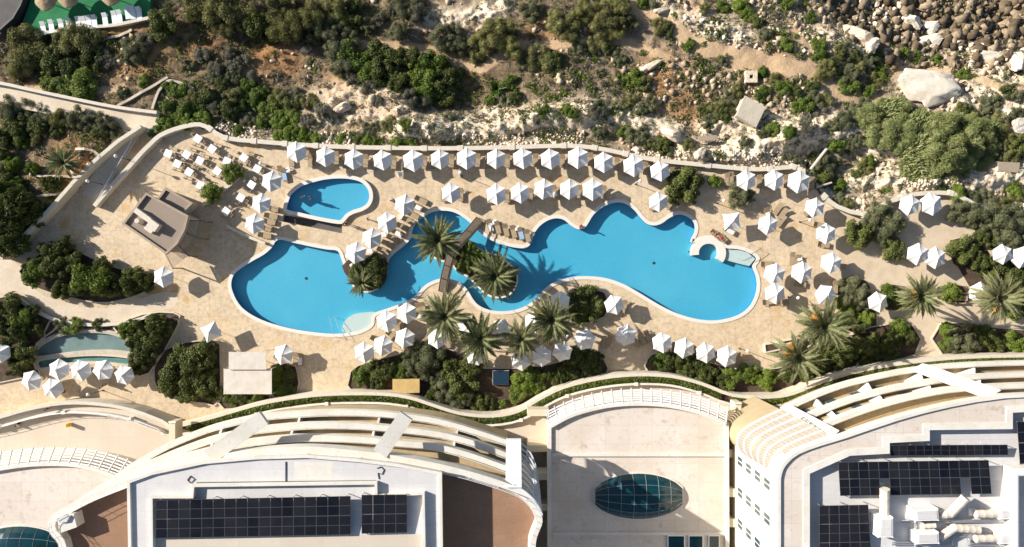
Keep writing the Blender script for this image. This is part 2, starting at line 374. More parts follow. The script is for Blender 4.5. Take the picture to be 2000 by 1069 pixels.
def macro(X, Y):
    X = np.asarray(X, float); Y = np.asarray(Y, float)
    d = seg_dist(X, Y, deck_edge, True); ins = inside(X, Y, deck_edge)
    d = np.where(ins, 0, d)
    z = -.12 - 1.0 * smst(.3, 2.5, d) - .10 * np.minimum(d, 60) - .05 * np.clip(d - 60, 0, 400)
    z = z - 4.5 * smst(42, 75, X + .8 * (Y - 30)) * smst(18, 40, Y)       # falls to the shore at the top right
    z = z + 1.6 * smst(-38, -60, X) * smst(0, 3, d)                        # garden bank at the left
    for l, h, w, _p in _rl:
        q = seg_dist(X, Y, l); z = z + h * np.exp(-(q / w) ** 2) * smst(.3, 2, d)
    return np.where(ins, -2.6, z)
def T(X, Y):
    X = np.asarray(X, float); Y = np.asarray(Y, float)
    z = macro(X, Y); ins = inside(X, Y, deck_edge)
    p = np.full(X.shape, 9e9)
    for l, w in _pl: p = np.minimum(p, seg_dist(X, Y, l) / w)
    k = smst(.7, 1.6, p); pale = pale_of(X, Y)
    n = (fbm(X, Y, 9, 4, 3) - .5) * 1.6 + k * (np.abs(fbm(X, Y, 2.6, 4, 9) - .5) * -1.5 + .25) * (.6 + .9 * pale) + k * (.25 + pale) * (np.abs(fbm(X, Y, 1.1, 3, 19) - .5) * -1.6 + .25) * .55 + .8 * pale * (np.floor(fbm(X, Y, 3.5, 3, 29) * 7) / 7 - .45)
    n = n + smst(46, 58, X + .55 * (Y - 34)) * smst(30, 36, Y) * (fbm(X, Y, 5, 3, 37) - .5) * 3.0
    return np.where(ins, z, z + n * smst(.2, 2.5, seg_dist(X, Y, deck_edge, True)))
def pale_of(X, Y):
    r = np.zeros(np.shape(X))
    for l, h, w, p in _rl: r = np.maximum(r, p * np.exp(-(seg_dist(X, Y, l) / (w * 1.15)) ** 2))
    return r
def PT(x, y):
    """photo point lying on the hillside"""
    z = -3.0
    for _ in range(3):
        v = P(x, y, z); z = float(T(np.array([v.x]), np.array([v.y]))[0])
    return P(x, y, z)

def axis(a, b, step, far, grow=1.35):
    mid = list(np.arange(a, b, step)); s = step; x = mid[-1]; hi = []
    while x < far: s *= grow; x += s; hi.append(x)
    s = step; x = a; lo = []
    while x > -far: s *= grow; x -= s; lo.append(x)
    return np.array(lo[::-1] + mid + hi)
gx = axis(-84, 84, .24, 500); gy = axis(-1, 46, .21, 500)
GX, GY = np.meshgrid(gx, gy); GZ = T(GX, GY)
nx, ny = len(gx), len(gy)
me = bpy.data.meshes.new('hillside')
vs = np.stack([GX.ravel(), GY.ravel(), GZ.ravel()], 1)
i = np.arange(nx * ny).reshape(ny, nx)
fc = np.stack([i[:-1, :-1].ravel(), i[:-1, 1:].ravel(), i[1:, 1:].ravel(), i[1:, :-1].ravel()], 1)
me.vertices.add(len(vs)); me.vertices.foreach_set('co', vs.ravel())
me.loops.add(fc.size); me.loops.foreach_set('vertex_index', fc.ravel()); me.polygons.add(len(fc))
me.polygons.foreach_set('loop_start', np.arange(0, fc.size, 4)); me.update(calc_edges=True); me.validate()
pm = np.full(GX.shape, 9e9)
for l, w in _pl: pm = np.minimum(pm, seg_dist(GX, GY, l) / w)
wob = (fbm(GX, GY, 2.5, 3, 21) - .5) * 1.1
R_ = 1 - smst(.75, 1.35, pm + wob * .6)
pale = pale_of(GX, GY); steep = np.clip(np.hypot(*np.gradient(GZ, .22)) - .25, 0, 1)
G_ = np.clip(pale * 1.35 + wob * .8 * pale + .35 * steep * smst(-20, 40, GX), 0, 1)
B_ = np.zeros(GX.shape)
for x, y, r in _ol: B_ = np.maximum(B_, np.exp(-((GX - x) ** 2 + (GY - y) ** 2) / r ** 2))
B_ = np.clip(B_ * 1.1 + wob * .6 * B_, 0, 1)
A_ = smst(50, 64, GX + .55 * (GY - 34)) * smst(33, 38, GY)   # wet dark shore
RT_ = smst(-5, 50, GX)                                   # the right half is paler, rockier ground
for nm, arr in (('path', R_), ('pale', G_), ('orange', B_), ('shore', A_), ('rocky', RT_)):
    at = me.attributes.new(nm, 'FLOAT', 'POINT'); at.data.foreach_set('value', arr.ravel().astype(np.float32))
me.polygons.foreach_set('use_smooth', [True] * len(me.polygons))
hm = bpy.data.materials.new('hill_ground'); hm.use_nodes = True; nt = hm.node_tree; N = nt.nodes; L = nt.links; b = N['Principled BSDF']
b.inputs['Roughness'].default_value = .95; b.inputs['Specular IOR Level'].default_value = .1
tc = N.new('ShaderNodeTexCoord')
def nz(sc, det=6, ro=.65):
    n = N.new('ShaderNodeTexNoise'); n.inputs['Scale'].default_value = sc; n.inputs['Detail'].default_value = det; n.inputs['Roughness'].default_value = ro
    L.new(tc.outputs['Object'], n.inputs['Vector']); return n.outputs['Fac']
def rng(s, lo, hi, mul=1.0):
    r = N.new('ShaderNodeMapRange'); r.inputs[1].default_value = lo; r.inputs[2].default_value = hi; r.inputs[4].default_value = mul; L.new(s, r.inputs[0]); return r.outputs[0]
def mix(f, a, c):
    x = N.new('ShaderNodeMix'); x.data_type = 'RGBA'
    if isinstance(f, float): x.inputs[0].default_value = f
    else: L.new(f, x.inputs[0])
    for k, v in ((6, a), (7, c)):
        if isinstance(v, tuple): x.inputs[k].default_value = (*v, 1)
        else: L.new(v, x.inputs[k])
    return x.outputs[2]
def att(n): a = N.new('ShaderNodeAttribute'); a.attribute_name = n; return a.outputs['Fac']
def mul(a, c):
    m_ = N.new('ShaderNodeMath'); m_.operation = 'MULTIPLY'; L.new(a, m_.inputs[0])
    if isinstance(c, float): m_.inputs[1].default_value = c
    else: L.new(c, m_.inputs[1])
    return m_.outputs[0]
c = mix(rng(nz(.35), .38, .66), (.145, .098, .063), (.26, .175, .105))
c = mix(mul(att('rocky'), .65), c, (.45, .35, .24))
c = mix(rng(nz(1.1), .48, .66, .85), c, (.115, .100, .070))       # dead grass and low scrub stain
c = mix(rng(nz(.75, 7, .75), .50, .60, .75), c, (.092, .088, .042))     # low olive ground cover
c = mix(rng(nz(2.6, 8, .75), .54, .66, .85), c, (.47, .39, .29))            # scattered stone
c = mix(mul(att('orange'), .8), c, (.37, .185, .075))
pc = mix(rng(nz(.9), .42, .66), (.80, .68, .52), (.60, .44, .29)); pc = mix(rng(nz(4.0), .55, .72, .75), pc, (.36, .28, .20))
c = mix(att('pale'), c, pc)
c = mix(mul(att('path'), .92), c, mix(rng(nz(2.0), .35, .7), (.56, .40, .25), (.46, .315, .185)))
c = mix(mul(att('shore'), .9), c, (.07, .06, .045))
c = mix(rng(nz(9.0, 4), .5, .8, .45), c, (.10, .08, .06))
L.new(c, b.inputs['Base Color'])
bp = N.new('ShaderNodeBump'); bp.inputs['Strength'].default_value = .8; bp.inputs['Distance'].default_value = .18
L.new(nz(2.6, 9, .7), bp.inputs['Height']); L.new(bp.outputs[0], b.inputs['Normal'])
me.materials.append(hm)
hill = link('hillside', me); hill['kind'] = 'structure'
# sea far outside, seen only from the side
sw = mat('sea_water', (.01, .05, .06), .08, .5, bump=(.8, .3))
o = MB().add([(-900, 20, -13.5), (900, 20, -13.5), (900, 1200, -13.5), (-900, 1200, -13.5)], [(0, 1, 2, 3)]).build('sea', sw); o['kind'] = 'structure'

# ================================================================ pools and deck
main_px = [(543, 468), (575, 474), (612, 482), (640, 487), (660, 490), (668, 508), (676, 530), (684, 548), (692, 562), (708, 570), (724, 570), (742, 562), (753, 545), (757, 528), (758, 512),
           (764, 500), (780, 487), (795, 474), (803, 463), (805, 450), (812, 436), (826, 424), (845, 414), (866, 411), (886, 414), (905, 424), (922, 438), (940, 456), (958, 468), (980, 477), (1005, 483), (1025, 484),
           (1036, 476), (1041, 462), (1048, 448), (1060, 436), (1075, 428), (1090, 426), (1103, 430), (1115, 440), (1128, 447), (1140, 446), (1148, 436), (1158, 420), (1172, 407), (1190, 398), (1208, 395), (1224, 399),
           (1240, 411), (1252, 426), (1264, 437), (1278, 440), (1292, 436), (1306, 426), (1322, 419), (1338, 421), (1352, 430), (1358, 443), (1356, 456), (1350, 468), (1352, 474),
           (1372, 468), (1392, 466), (1408, 472), (1417, 484), (1440, 486), (1462, 493), (1478, 505), (1470, 520), (1477, 540), (1479, 560), (1474, 582), (1462, 602), (1442, 616), (1416, 624), (1388, 627), (1355, 623), (1322, 613), (1292, 599), (1268, 585),
           (1245, 571), (1220, 557), (1190, 546), (1160, 541), (1125, 541), (1096, 547), (1074, 557), (1058, 571), (1044, 586), (1028, 598), (1006, 606), (980, 609), (955, 606), (936, 598), (924, 586), (912, 566),
           (898, 553), (880, 546), (860, 545), (840, 552), (826, 562), (816, 574), (803, 585), (780, 595), (755, 604), (732, 612), (726, 622), (724, 634), (706, 645), (680, 651), (650, 653), (615, 650), (580, 645), (545, 637), (512, 626), (484, 611), (466, 594), (455, 573), (451, 555), (456, 537), (470, 524), (492, 510), (515, 497), (530, 484)]
main_pool = ccw(smooth(PX(main_px), 3, True))
isl_px = [(840, 478), (852, 464), (872, 462), (890, 470), (910, 470), (930, 484), (952, 496), (976, 503), (994, 517), (1007, 532), (1008, 555), (994, 574), (972, 580), (950, 573), (932, 556), (916, 540), (896, 530), (880, 512), (862, 508), (845, 498)]
island = ccw(smooth(PX(isl_px), 3, True))
kid_px = [(560, 405), (563, 392), (570, 378), (588, 364), (610, 356), (636, 350), (664, 348), (688, 350), (706, 356), (718, 368), (722, 383), (718, 397), (706, 406), (690, 411), (677, 418), (668, 428), (660, 431), (620, 424), (585, 416), (562, 411)]
kid_pool = ccw(smooth(PX(kid_px, .45), 3, True))
ring_o = [P(1383 + 35 * math.cos(a), 495 - 33 * math.sin(a)).xy.to_tuple() for a in np.linspace(math.radians(-32), math.radians(182), 26)]
ring_c = [P(1384 + 26.5 * math.cos(a), 494 - 25 * math.sin(a)).xy.to_tuple() for a in np.linspace(math.radians(-36), math.radians(190), 26)]
pondA = ccw(smooth(PX([(68, 690), (80, 676), (100, 664), (125, 655), (160, 650), (195, 650), (225, 655), (250, 666), (264, 682), (262, 688), (225, 684), (180, 684), (130, 689), (75, 696)]), 3, True))
pondB = ccw(smooth(PX([(76, 706), (120, 699), (170, 695), (220, 696), (258, 702), (258, 712), (215, 708), (170, 706), (120, 711), (80, 719)]), 3, True))
trough = PX([(556, 419), (668, 437), (667, 455), (551, 428)])
trough = ccw(PX([(553, 420), (668, 438), (668, 456), (551, 433)]))

dm = bpy.data.materials.new('deck_paving'); dm.use_nodes = True; nt = dm.node_tree; N = nt.nodes; L = nt.links; b = N['Principled BSDF']
b.inputs['Roughness'].default_value = .8; b.inputs['Specular IOR Level'].default_value = .25; tc = N.new('ShaderNodeTexCoord')
c = mix(rng(nz(.16, 4), .36, .64), (.645, .515, .355), (.56, .44, .295))
c = mix(rng(nz(.45), .46, .62, .7), c, (.50, .385, .26))
c = mix(rng(nz(1.5), .48, .66, .75), c, (.40, .30, .195))
c = mix(rng(nz(.28), .40, .30, .6), c, (.42, .36, .275))
c = mix(rng(nz(.22), .56, .66, .85), c, (.49, .295, .095))             # orange leaf stain
c = mix(rng(nz(3.5), .62, .74, .7), c, (.30, .21, .125))
c = mix(rng(nz(.11), .56, .68, .55), c, (.69, .60, .48))
vo = N.new('ShaderNodeTexVoronoi'); vo.inputs['Scale'].default_value = 1.25; vo.feature = 'DISTANCE_TO_EDGE'; L.new(tc.outputs['Object'], vo.inputs['Vector'])
inv = N.new('ShaderNodeMapRange'); inv.inputs[1].default_value = .0; inv.inputs[2].default_value = .045; inv.inputs[3].default_value = .55; inv.inputs[4].default_value = 0; L.new(vo.outputs['Distance'], inv.inputs[0])
bk = N.new('ShaderNodeTexBrick'); bk.inputs['Scale'].default_value = 1; bk.inputs['Brick Width'].default_value = 6.5; bk.inputs['Row Height'].default_value = 6.5; bk.inputs['Mortar Size'].default_value = .03; bk.offset = 0
bk.inputs['Color1'].default_value = (0, 0, 0, 1); bk.inputs['Color2'].default_value = (0, 0, 0, 1); bk.inputs['Mortar'].default_value = (.6, .6, .6, 1); L.new(tc.outputs['Object'], bk.inputs['Vector'])
c = mix(bk.outputs['Color'], c, (.32, .25, .18))
c = mix(inv.outputs[0], c, (.33, .255, .175))                       # crazy-paving joints
vc = N.new('ShaderNodeTexVoronoi'); vc.inputs['Scale'].default_value = 1.25; L.new(tc.outputs['Object'], vc.inputs['Vector'])
sp = N.new('ShaderNodeSeparateColor'); L.new(vc.outputs['Color'], sp.inputs[0])
c = mix(rng(sp.outputs[0], .35, 1.0, .38), c, (.66, .53, .37)); sx = N.new('ShaderNodeSeparateXYZ'); L.new(tc.outputs['Object'], sx.inputs[0])
c = mix(rng(sx.outputs[0], 47, 53, .8), c, mix(rng(nz(.5), .4, .65), (.60, .495, .365), (.50, .395, .275)))   # sandy gravel end of the deck
L.new(c, b.inputs['Base Color'])
bp = N.new('ShaderNodeBump'); bp.inputs['Strength'].default_value = .25; bp.inputs['Distance'].default_value = .05
L.new(nz(6, 6), bp.inputs['Height']); L.new(bp.outputs[0], b.inputs['Normal']); M['deck'] = dm
sheet('garden_path', ccw(smooth(PX([(-60, 512), (20, 508), (45, 530), (60, 556), (90, 580), (140, 594), (195, 604), (255, 592), (300, 574), (345, 572), (340, 600), (296, 608), (255, 622), (205, 630), (150, 626), (100, 613), (60, 590), (28, 571), (-60, 570)]), 2, True)), [], .004, M['path'])
sheet('pool_deck', deck_out, [main_pool, pondA, pondB, trough, kid_pool], 0, dm)

tm = bpy.data.materials.new('pool_mosaic'); tm.use_nodes = True; nt = tm.node_tree; N = nt.nodes; L = nt.links; b = N['Principled BSDF']
b.inputs['Roughness'].default_value = .4; tc = N.new('ShaderNodeTexCoord')
c = mix(rng(nz(.07, 3), .35, .65), (.085, .405, .555), (.120, .450, .580)); c = mix(rng(nz(5, 3), .4, .75, .3), c, (.035, .29, .50)); L.new(c, b.inputs['Base Color'])
M['pooltile'] = tm
M['poolwall'] = mat('pool_wall_mosaic', (.03, .22, .42), .4, noise=[(6, (.02, .17, .34), .4, .7)])
wm = bpy.data.materials.new('pool_water'); wm.use_nodes = True; nt = wm.node_tree; N = nt.nodes; L = nt.links; N.remove(N['Principled BSDF'])
tr = N.new('ShaderNodeBsdfTransparent'); tr.inputs[0].default_value = (.82, .95, .985, 1); gl = N.new('ShaderNodeBsdfGlossy'); gl.inputs['Roughness'].default_value = .03
fr = N.new('ShaderNodeLayerWeight'); fr.inputs[0].default_value = .5; tc = N.new('ShaderNodeTexCoord')
bp = N.new('ShaderNodeBump'); bp.inputs['Strength'].default_value = .35; bp.inputs['Distance'].default_value = .15; L.new(nz(1.6, 4, .55), bp.inputs['Height'])
for q in (gl, fr): L.new(bp.outputs[0], q.inputs['Normal'])
mx = N.new('ShaderNodeMixShader'); pw = N.new('ShaderNodeMath'); pw.operation = 'POWER'; pw.inputs[1].default_value = 5; L.new(fr.outputs['Facing'], pw.inputs[0]); ma = N.new('ShaderNodeMath'); ma.operation = 'MULTIPLY_ADD'; ma.inputs[1].default_value = .96; ma.inputs[2].default_value = .022; L.new(pw.outputs[0], ma.inputs[0]); L.new(ma.outputs[0], mx.inputs[0]); L.new(tr.outputs[0], mx.inputs[1]); L.new(gl.outputs[0], mx.inputs[2]); L.new(mx.outputs[0], N['Material Output'].inputs[0])
M['water'] = wm
def basin(root, poly, ztop, zfloor, floor_mat, wall_mat, holes=()):
    sheet('floor', poly, list(holes), zfloor, floor_mat, None, root)
    m = MB()
    for pl in [poly] + list(holes):
        n = len(pl); m.add([(x, y, zfloor) for x, y in pl] + [(x, y, ztop) for x, y in pl], [(i, (i + 1) % n, (i + 1) % n + n, i + n) for i in range(n)])
    m.build('wall', wall_mat, root)
def rim(root, poly, z0, z1, w, name='coping', mat_='coping'):
    MB().strip(poly, 0.06, -w, z0, z1, True).build(name, M[mat_], root)
pool = thing('swimming_pool', 'large free-form swimming pool with blue mosaic floor and pale rounded coping', 'swimming pool')
basin(pool, main_pool, 0, -.92, M['pooltile'], M['poolwall'], [island])
rim(pool, main_pool, -.02, .07, .46)
o = sheet('pool_water', main_pool, [island], -.12, wm)
MB().strip(ring_c, -.55, .55, -.9, .10).build('ring_bench', M['coping'], pool)
# entry steps
def steps(root, corner_line, n, d0, zs, name='step'):
    pass
st = MB()
for k in range(5):
    a0, a1 = math.radians(2 - 2 * k), math.radians(-38)
    r = 62 + 0 * k
    pl = PX([(1417, 487 + 4 * k), (1440, 487 + 4 * k), (1462, 494 + 4 * k), (1476, 506 + 3 * k), (1464, 520 + 2 * k), (1440, 514 + 2 * k), (1412, 506 + k)])
    st.prism(ccw(pl), -.91 , -.2 - .02 * k, 0) if k == 0 else None
st.build('entry_step', M['coping'], pool)
s2 = MB().prism(ccw(smooth(PX([(668, 648), (670, 633), (678, 622), (692, 614), (712, 611), (734, 611), (728, 624), (726, 636), (708, 646), (690, 651)]), 3, True)), -.91, -.16)
s2.build('entry_step', M['coping'], pool)
for x, y in ((598, 544), (1277, 514), (1345, 492)):
    p = P(x, y, -.9); MB().tube([(p.x, p.y, -.93), (p.x, p.y, -.88)], .22 if y > 500 else .12, 12).build('drain', M['dark'], pool)
def handrail(root, pts, h=.9):
    m = MB(); a = P(*pts[0]); c_ = P(*pts[1])
    m.tube([a + Vector((0, 0, .02)), a + Vector((0, 0, h)), (a + c_) / 2 + Vector((0, 0, h * .8)), c_ + Vector((0, 0, h * .35)), c_ + Vector((0, 0, -.5))], .028, 6)
    m.build('handrail', M['metal'], root)
handrail(pool, [(655, 657), (644, 618)]); handrail(pool, [(671, 660), (655, 620)])
handrail(pool, [(1463, 476), (1440, 505)]); handrail(pool, [(1481, 487), (1455, 516)])
kp = thing('children_pool', "raised teardrop children's pool with pale coping above a cascade trough", 'swimming pool')
kp_base = ccw(smooth(PX([(553, 405), (556, 390), (566, 374), (586, 359), (610, 350), (636, 344), (665, 342), (690, 344), (712, 351), (725, 364), (730, 383), (725, 401), (712, 412), (694, 417), (683, 424), (676, 435), (672, 438), (620, 431), (580, 423), (553, 418)], 0), 3, True))
m = MB(); n = len(kid_pool); rimo = offset(kid_pool, -.5, True)
m.add([(x, y, 0) for x, y in rimo] + [(x, y, .40) for x, y in rimo], [(i, (i + 1) % n, (i + 1) % n + n, i + n) for i in range(n)]); m.build('outer_wall', M['cap'], kp)
basin(kp, kid_pool, .44, -.38, M['pooltile'], M['poolwall']); rim(kp, kid_pool, .40, .47, .5)
o = sheet('pool_water', kid_pool, [], .34, wm)
tb = thing('cascade_trough', "sunken dark trough below the straight edge of the children's pool", 'trough')
basin(tb, trough, 0, -.75, M['asphalt'], M['cap'])
o = None
pn = thing('garden_pond', 'two-level crescent garden pond with grey tiles and a stone weir between levels', 'pond')
basin(pn, pondA, .12, -.3, M['pond'], M['stonewall']); basin(pn, pondB, .12, -.3, M['pondgreen'], M['stonewall'])
rim(pn, pondA, -.02, .14, .55, 'pond_wall', 'stonewall'); rim(pn, pondB, -.02, .10, .5, 'weir', 'path')
for q in (pondA, pondB): sheet('pond_water', q, [], .02, wm)
# planted islands and beds
bed_px = {
    'left bed': [(40, 530), (75, 500), (120, 480), (180, 505), (230, 525), (300, 540), (298, 562), (240, 585), (190, 590), (130, 578), (70, 560)],
    'b2': [(-60, 590), (5, 582), (30, 578), (62, 600), (110, 628), (105, 645), (72, 670), (68, 700), (78, 730), (40, 738), (-60, 740)],
    'b2b': [(100, 628), (170, 634), (240, 632), (240, 650), (200, 646), (150, 646), (110, 655), (90, 668)],
    'b3': [(225, 640), (280, 615), (340, 612), (348, 634), (292, 728), (260, 724), (262, 694), (268, 684), (250, 660)],
    'b4': [(310, 700), (350, 672), (420, 668), (430, 690), (428, 783), (400, 786), (330, 775), (304, 745)],
    'b5': [(684, 738), (700, 715), (790, 690), (830, 676), (900, 690), (945, 720), (1060, 715), (1120, 700), (1178, 702), (1178, 738), (1100, 752), (1020, 795), (900, 806), (840, 790), (780, 766), (690, 764)],
    'b6': [(1265, 702), (1300, 690), (1440, 722), (1500, 722), (1540, 712), (1570, 680), (1640, 665), (1700, 640), (1780, 636), (1785, 692), (1650, 728), (1540, 767), (1430, 769), (1340, 738), (1268, 728)],
    'b7': [(1838, 632), (1930, 640), (2060, 655), (2060, 690), (1840, 692)],
    'b8': [(1112, 566), (1180, 572), (1180, 618), (1118, 628)],
    'b9': [(1640, 546), (1690, 548), (1702, 580), (1712, 640), (1680, 650), (1650, 640), (1638, 590)],
    'b10': [(1720, 562), (1768, 560), (1772, 596), (1730, 606)],
    'b11': [(1832, 584), (1832, 560), (1890, 560), (1890, 590)],
    'b12': [(530, 716), (578, 716), (578, 776), (530, 776)],
    'b13': [(438, 770), (530, 772), (530, 788), (440, 798)],
    'b14': [(668, 520), (700, 500), (752, 502), (757, 530), (750, 555), (725, 568), (700, 566), (684, 546)],
    'b15': [(1870, 520), (1935, 500), (2060, 520), (2060, 620), (1940, 600)],
    'b16': [(1855, 470), (1900, 470), (1935, 500), (1900, 530), (1862, 515)]}
sheet('planting_bed', island, [], .10, M['soil'])
m = MB().strip(island, .02, -.25, -.91, .13, True); m.build('island_kerb', M['coping'], pool)
for k, (nm, pts) in enumerate(bed_px.items()):
    pl = ccw(smooth(PX(pts), 2, True))
    o = MB().prism(pl, -.01, .06 + .0013 * k, bottom=False).build('planting_bed', M['soil']); o['kind'] = 'structure'
    if nm not in ('b10', 'b11', 'b15', 'b16', 'b14', 'b9'):
        w = thing('bed_kerb', {'left bed': 'curved pale kerb round the large planted bed left of the bar hut', 'b2': 'pale kerb of the planted bed at the left edge beside the pond',
                  'b2b': 'thin pale kerb along the narrow bed above the pond', 'b3': 'yellowish kerb round the planted bed right of the pond', 'b4': 'pale kerb round the bed left of the white awning',
                  'b5': 'pale kerb round the dark bed below the row of palms', 'b6': 'pale kerb round the long bed above the right hotel wing', 'b7': 'pale kerb round the bed at the right edge above the hotel',
                  'b8': 'pale kerb of the small bed beside the lower pool edge', 'b12': 'pale kerb round the hedge bed beside the awning', 'b13': 'pale kerb of the low bed below the awning'}[nm], 'kerb')
        MB().strip(pl, 0, -.18, -.01, .26, True).build('kerb_stone', M['stonewall'] if nm != 'b3' else M['cream'], w)
# ================================================================ walls, ramp, stairs
def wall_thing(name, label, line, h, w, m1='cap', m2='cap', z=0.0, pillars=0, cat='wall'):
    t = thing(name, label, cat); zl = z if hasattr(z, '__len__') else [z] * len(line)
    MB().strip(line, w / 2, -w / 2, [q - .6 for q in zl], [q + h - .1 for q in zl]).build('wall_face', M[m1], t)
    MB().strip(line, w / 2 + .06, -w / 2 - .06, [q + h - .1 for q in zl], [q + h + .03 for q in zl]).build('wall_cap', M[m2], t)
    if pillars:
        for i in range(0, len(line), pillars):
            x, y = line[i]; a = math.atan2(line[min(i + 1, len(line) - 1)][1] - y, line[min(i + 1, len(line) - 1)][0] - x)
            MB().box(x, y, zl[i] + h / 2, w + .32, w + .32, h + .2, a).build('pillar', M[m2], t)
    return t
i0 = wall_px.index((415, 254)); i1 = wall_px.index((1562, 337)); i2 = wall_px.index((1605, 385))
wall_thing('boundary_wall', 'long low pale sea wall with square pillars above the upper row of parasols', smooth(PX(wall_px[i0:i1 + 1]), 2), .95, .5, pillars=2)
wall_thing('boundary_wall', 'curved low pale wall with bays along the right end of the deck', smooth(PX(wall_px[i2:-1]), 2), .9, .5, pillars=4)
wall_thing('terrace_wall', 'wide curved pale wall round the upper left corner of the dining terrace', smooth(PX([(192, 404), (222, 368), (252, 336), (280, 304), (300, 284), (318, 268), (345, 256), (375, 248), (396, 246), (415, 254)]), 2), 1.0, .5, 'cap', 'cap')
wall_thing('stair_wall', 'straight tan wall along the left side of the garden stairs', smooth(PX([(20, 506), (64, 462), (110, 415), (160, 358), (200, 318), (245, 280), (288, 252)]), 1), 1.9, .4, 'cream', 'cap')
wall_thing('path_wall', 'low pale wall on the left of the walkway beside the lower left garden', smooth(PX([(30, 575), (60, 598), (100, 620), (150, 632), (210, 634), (260, 628), (300, 614)]), 2), .6, .35)
# ramp
rl = smooth([P(x, y).xy.to_tuple() for x, y in [(-120, 165), (0, 184), (60, 197), (140, 214), (230, 232), (312, 243)]], 3)
rz = list(np.linspace(.2, .5, len(rl)))
o = MB().strip(rl, 1.35, -1.45, [z - 2.5 for z in rz], rz).build('ramp_path', M['path']); o['kind'] = 'structure'
wall_thing('ramp_parapet', 'long pale parapet along the upper side of the concrete ramp', [(a, b) for a, b in offset(rl, 1.5)], .75, .34, z=rz)
st_t = thing('garden_stairs', 'long flight of grey tan steps between the two stair walls at upper left', 'stairs')
A, B = P(196, 396), P(272, 268); d = (B - A); nst = 30; u = d.normalized(); pr = Vector((-u.y, u.x, 0))
lower = MB(); upper = MB(); noses = MB()
for k in range(nst):
    m = lower if k < 15 else upper
    p = A + d * ((k + .5) / nst) + pr * 1.55
    zz = .04 + .012 * k + (.05 if k % 2 else 0)
    m.box(p.x, p.y, zz / 2 - .2, d.length / nst, 2.9, zz + .4, math.atan2(u.y, u.x)); e_ = A + d * ((k + .08) / nst) + pr * 1.55; noses.box(e_.x, e_.y, zz + .012, .10, 2.9, .03, math.atan2(u.y, u.x))
lower.build('lower_flight', M['path'], st_t); upper.build('upper_flight', M['path'], st_t); noses.build('step_nosing', M['white'], st_t)
m = MB(); q = A + pr * -.25
for s in (0, 1):
    m.tube([A + pr * (.05) + u * (d.length * (.02 + .5 * s)) + Vector((0, 0, 1.0)), A + pr * .05 + u * (d.length * (.45 + .5 * s)) + Vector((0, 0, 1.2))], .04, 6)
m.build('handrail', M['whiteslat'], st_t)
for lab, pts, h in (('winding stone edging round the agave bed left of the stairs', [(150, 292), (180, 294), (196, 306), (198, 322), (186, 336)], .5),
               ('low rubble edging curving below the palm left of the stairs', [(60, 340), (85, 345), (120, 345), (150, 347), (160, 352)], .4),
               ('low pale wall running left from the lower garden stairs', [(75, 385), (110, 380), (140, 374)], .6),
               ('old field wall climbing diagonally above the ramp', [(232, 208), (262, 192), (290, 176), (330, 152)], .6),
               ('old field wall turning round the scrub above the terrace corner', [(300, 214), (312, 180), (330, 160), (350, 162), (380, 175)], .6),
               ('short retaining wall of stones below the green terrace', [(180, 98), (200, 80), (235, 72), (260, 60)], .6)):
    ln = [PT(x, y) for x, y in pts]; ln2 = smooth([p.xy.to_tuple() for p in ln], 3); zz = [float(T(np.array([a]), np.array([b_]))[0]) for a, b_ in ln2]
    wall_thing('stone_edging', lab, ln2, h * .7, .24, 'stonewall', 'stonewall', z=zz, cat='wall')
# green terrace, top left
gt = PT(165, 30); gz = gt.z + .6
o = MB().prism(ccw(PX([(38, 62), (70, -30), (290, -30), (296, 34), (230, 52), (140, 60), (60, 68)], gz)), gz - 3, gz).build('turf_terrace', [M['green_turf'], M['stonewall']]); o['kind'] = 'structure'
wall_thing('turf_wall', 'low pale kerb wall below the white loungers on the green terrace', [p for p in smooth(PX([(60, 68), (140, 60), (190, 54), (230, 50), (296, 36)], gz), 2)], .35, .35, z=gz, m1='stonewall')
o = MB().prism(ccw(PX([(-80, 66), (-80, -40), (60, -40), (30, 40), (-10, 72)], gz)), gz - 3, gz - .25).build('service_yard', M['asphalt']); o['kind'] = 'structure'
wall_thing('yard_rail', 'dark railing between the grey yard and the green terrace', PX([(62, -20), (48, 16), (34, 40), (5, 66)], gz), 1.0, .12, 'dark', 'dark', z=gz, cat='railing')
def thatch_parasol(x, y, label):
    p = P(x, y, gz + 2.3); t = thing('thatched_parasol', label, 'parasol', (p.x, p.y, gz))
    MB().tube([(0, 0, -.1), (0, 0, 2.6)], .07, 6).build('pole', M['wood'], t)
    m = MB(); n = 22; vs = [(0, 0, 2.75)]
    for r, z in ((.8, 2.45), (1.5, 2.05), (1.62, 1.9)): vs += [(r * (1 + .07 * math.sin(k * 7.3 + r)) * math.cos(2 * PI * k / n), r * (1 + .07 * math.cos(k * 5.1)) * math.sin(2 * PI * k / n), z) for k in range(n)]
    fs = [(0, 1 + k, 1 + (k + 1) % n) for k in range(n)] + [(1 + r * n + k, 1 + (r + 1) * n + k, 1 + (r + 1) * n + (k + 1) % n, 1 + r * n + (k + 1) % n) for r in range(2) for k in range(n)]
    m.add(vs, fs).build('canopy', M['thatch'], t)
thatch_parasol(86, -2, 'leftmost thatched parasol on the green terrace cut by the top edge'); thatch_parasol(130, -8, 'middle thatched parasol on the green terrace at the top edge'); thatch_parasol(214, -12, 'rightmost thatched parasol on the green terrace at the top edge')

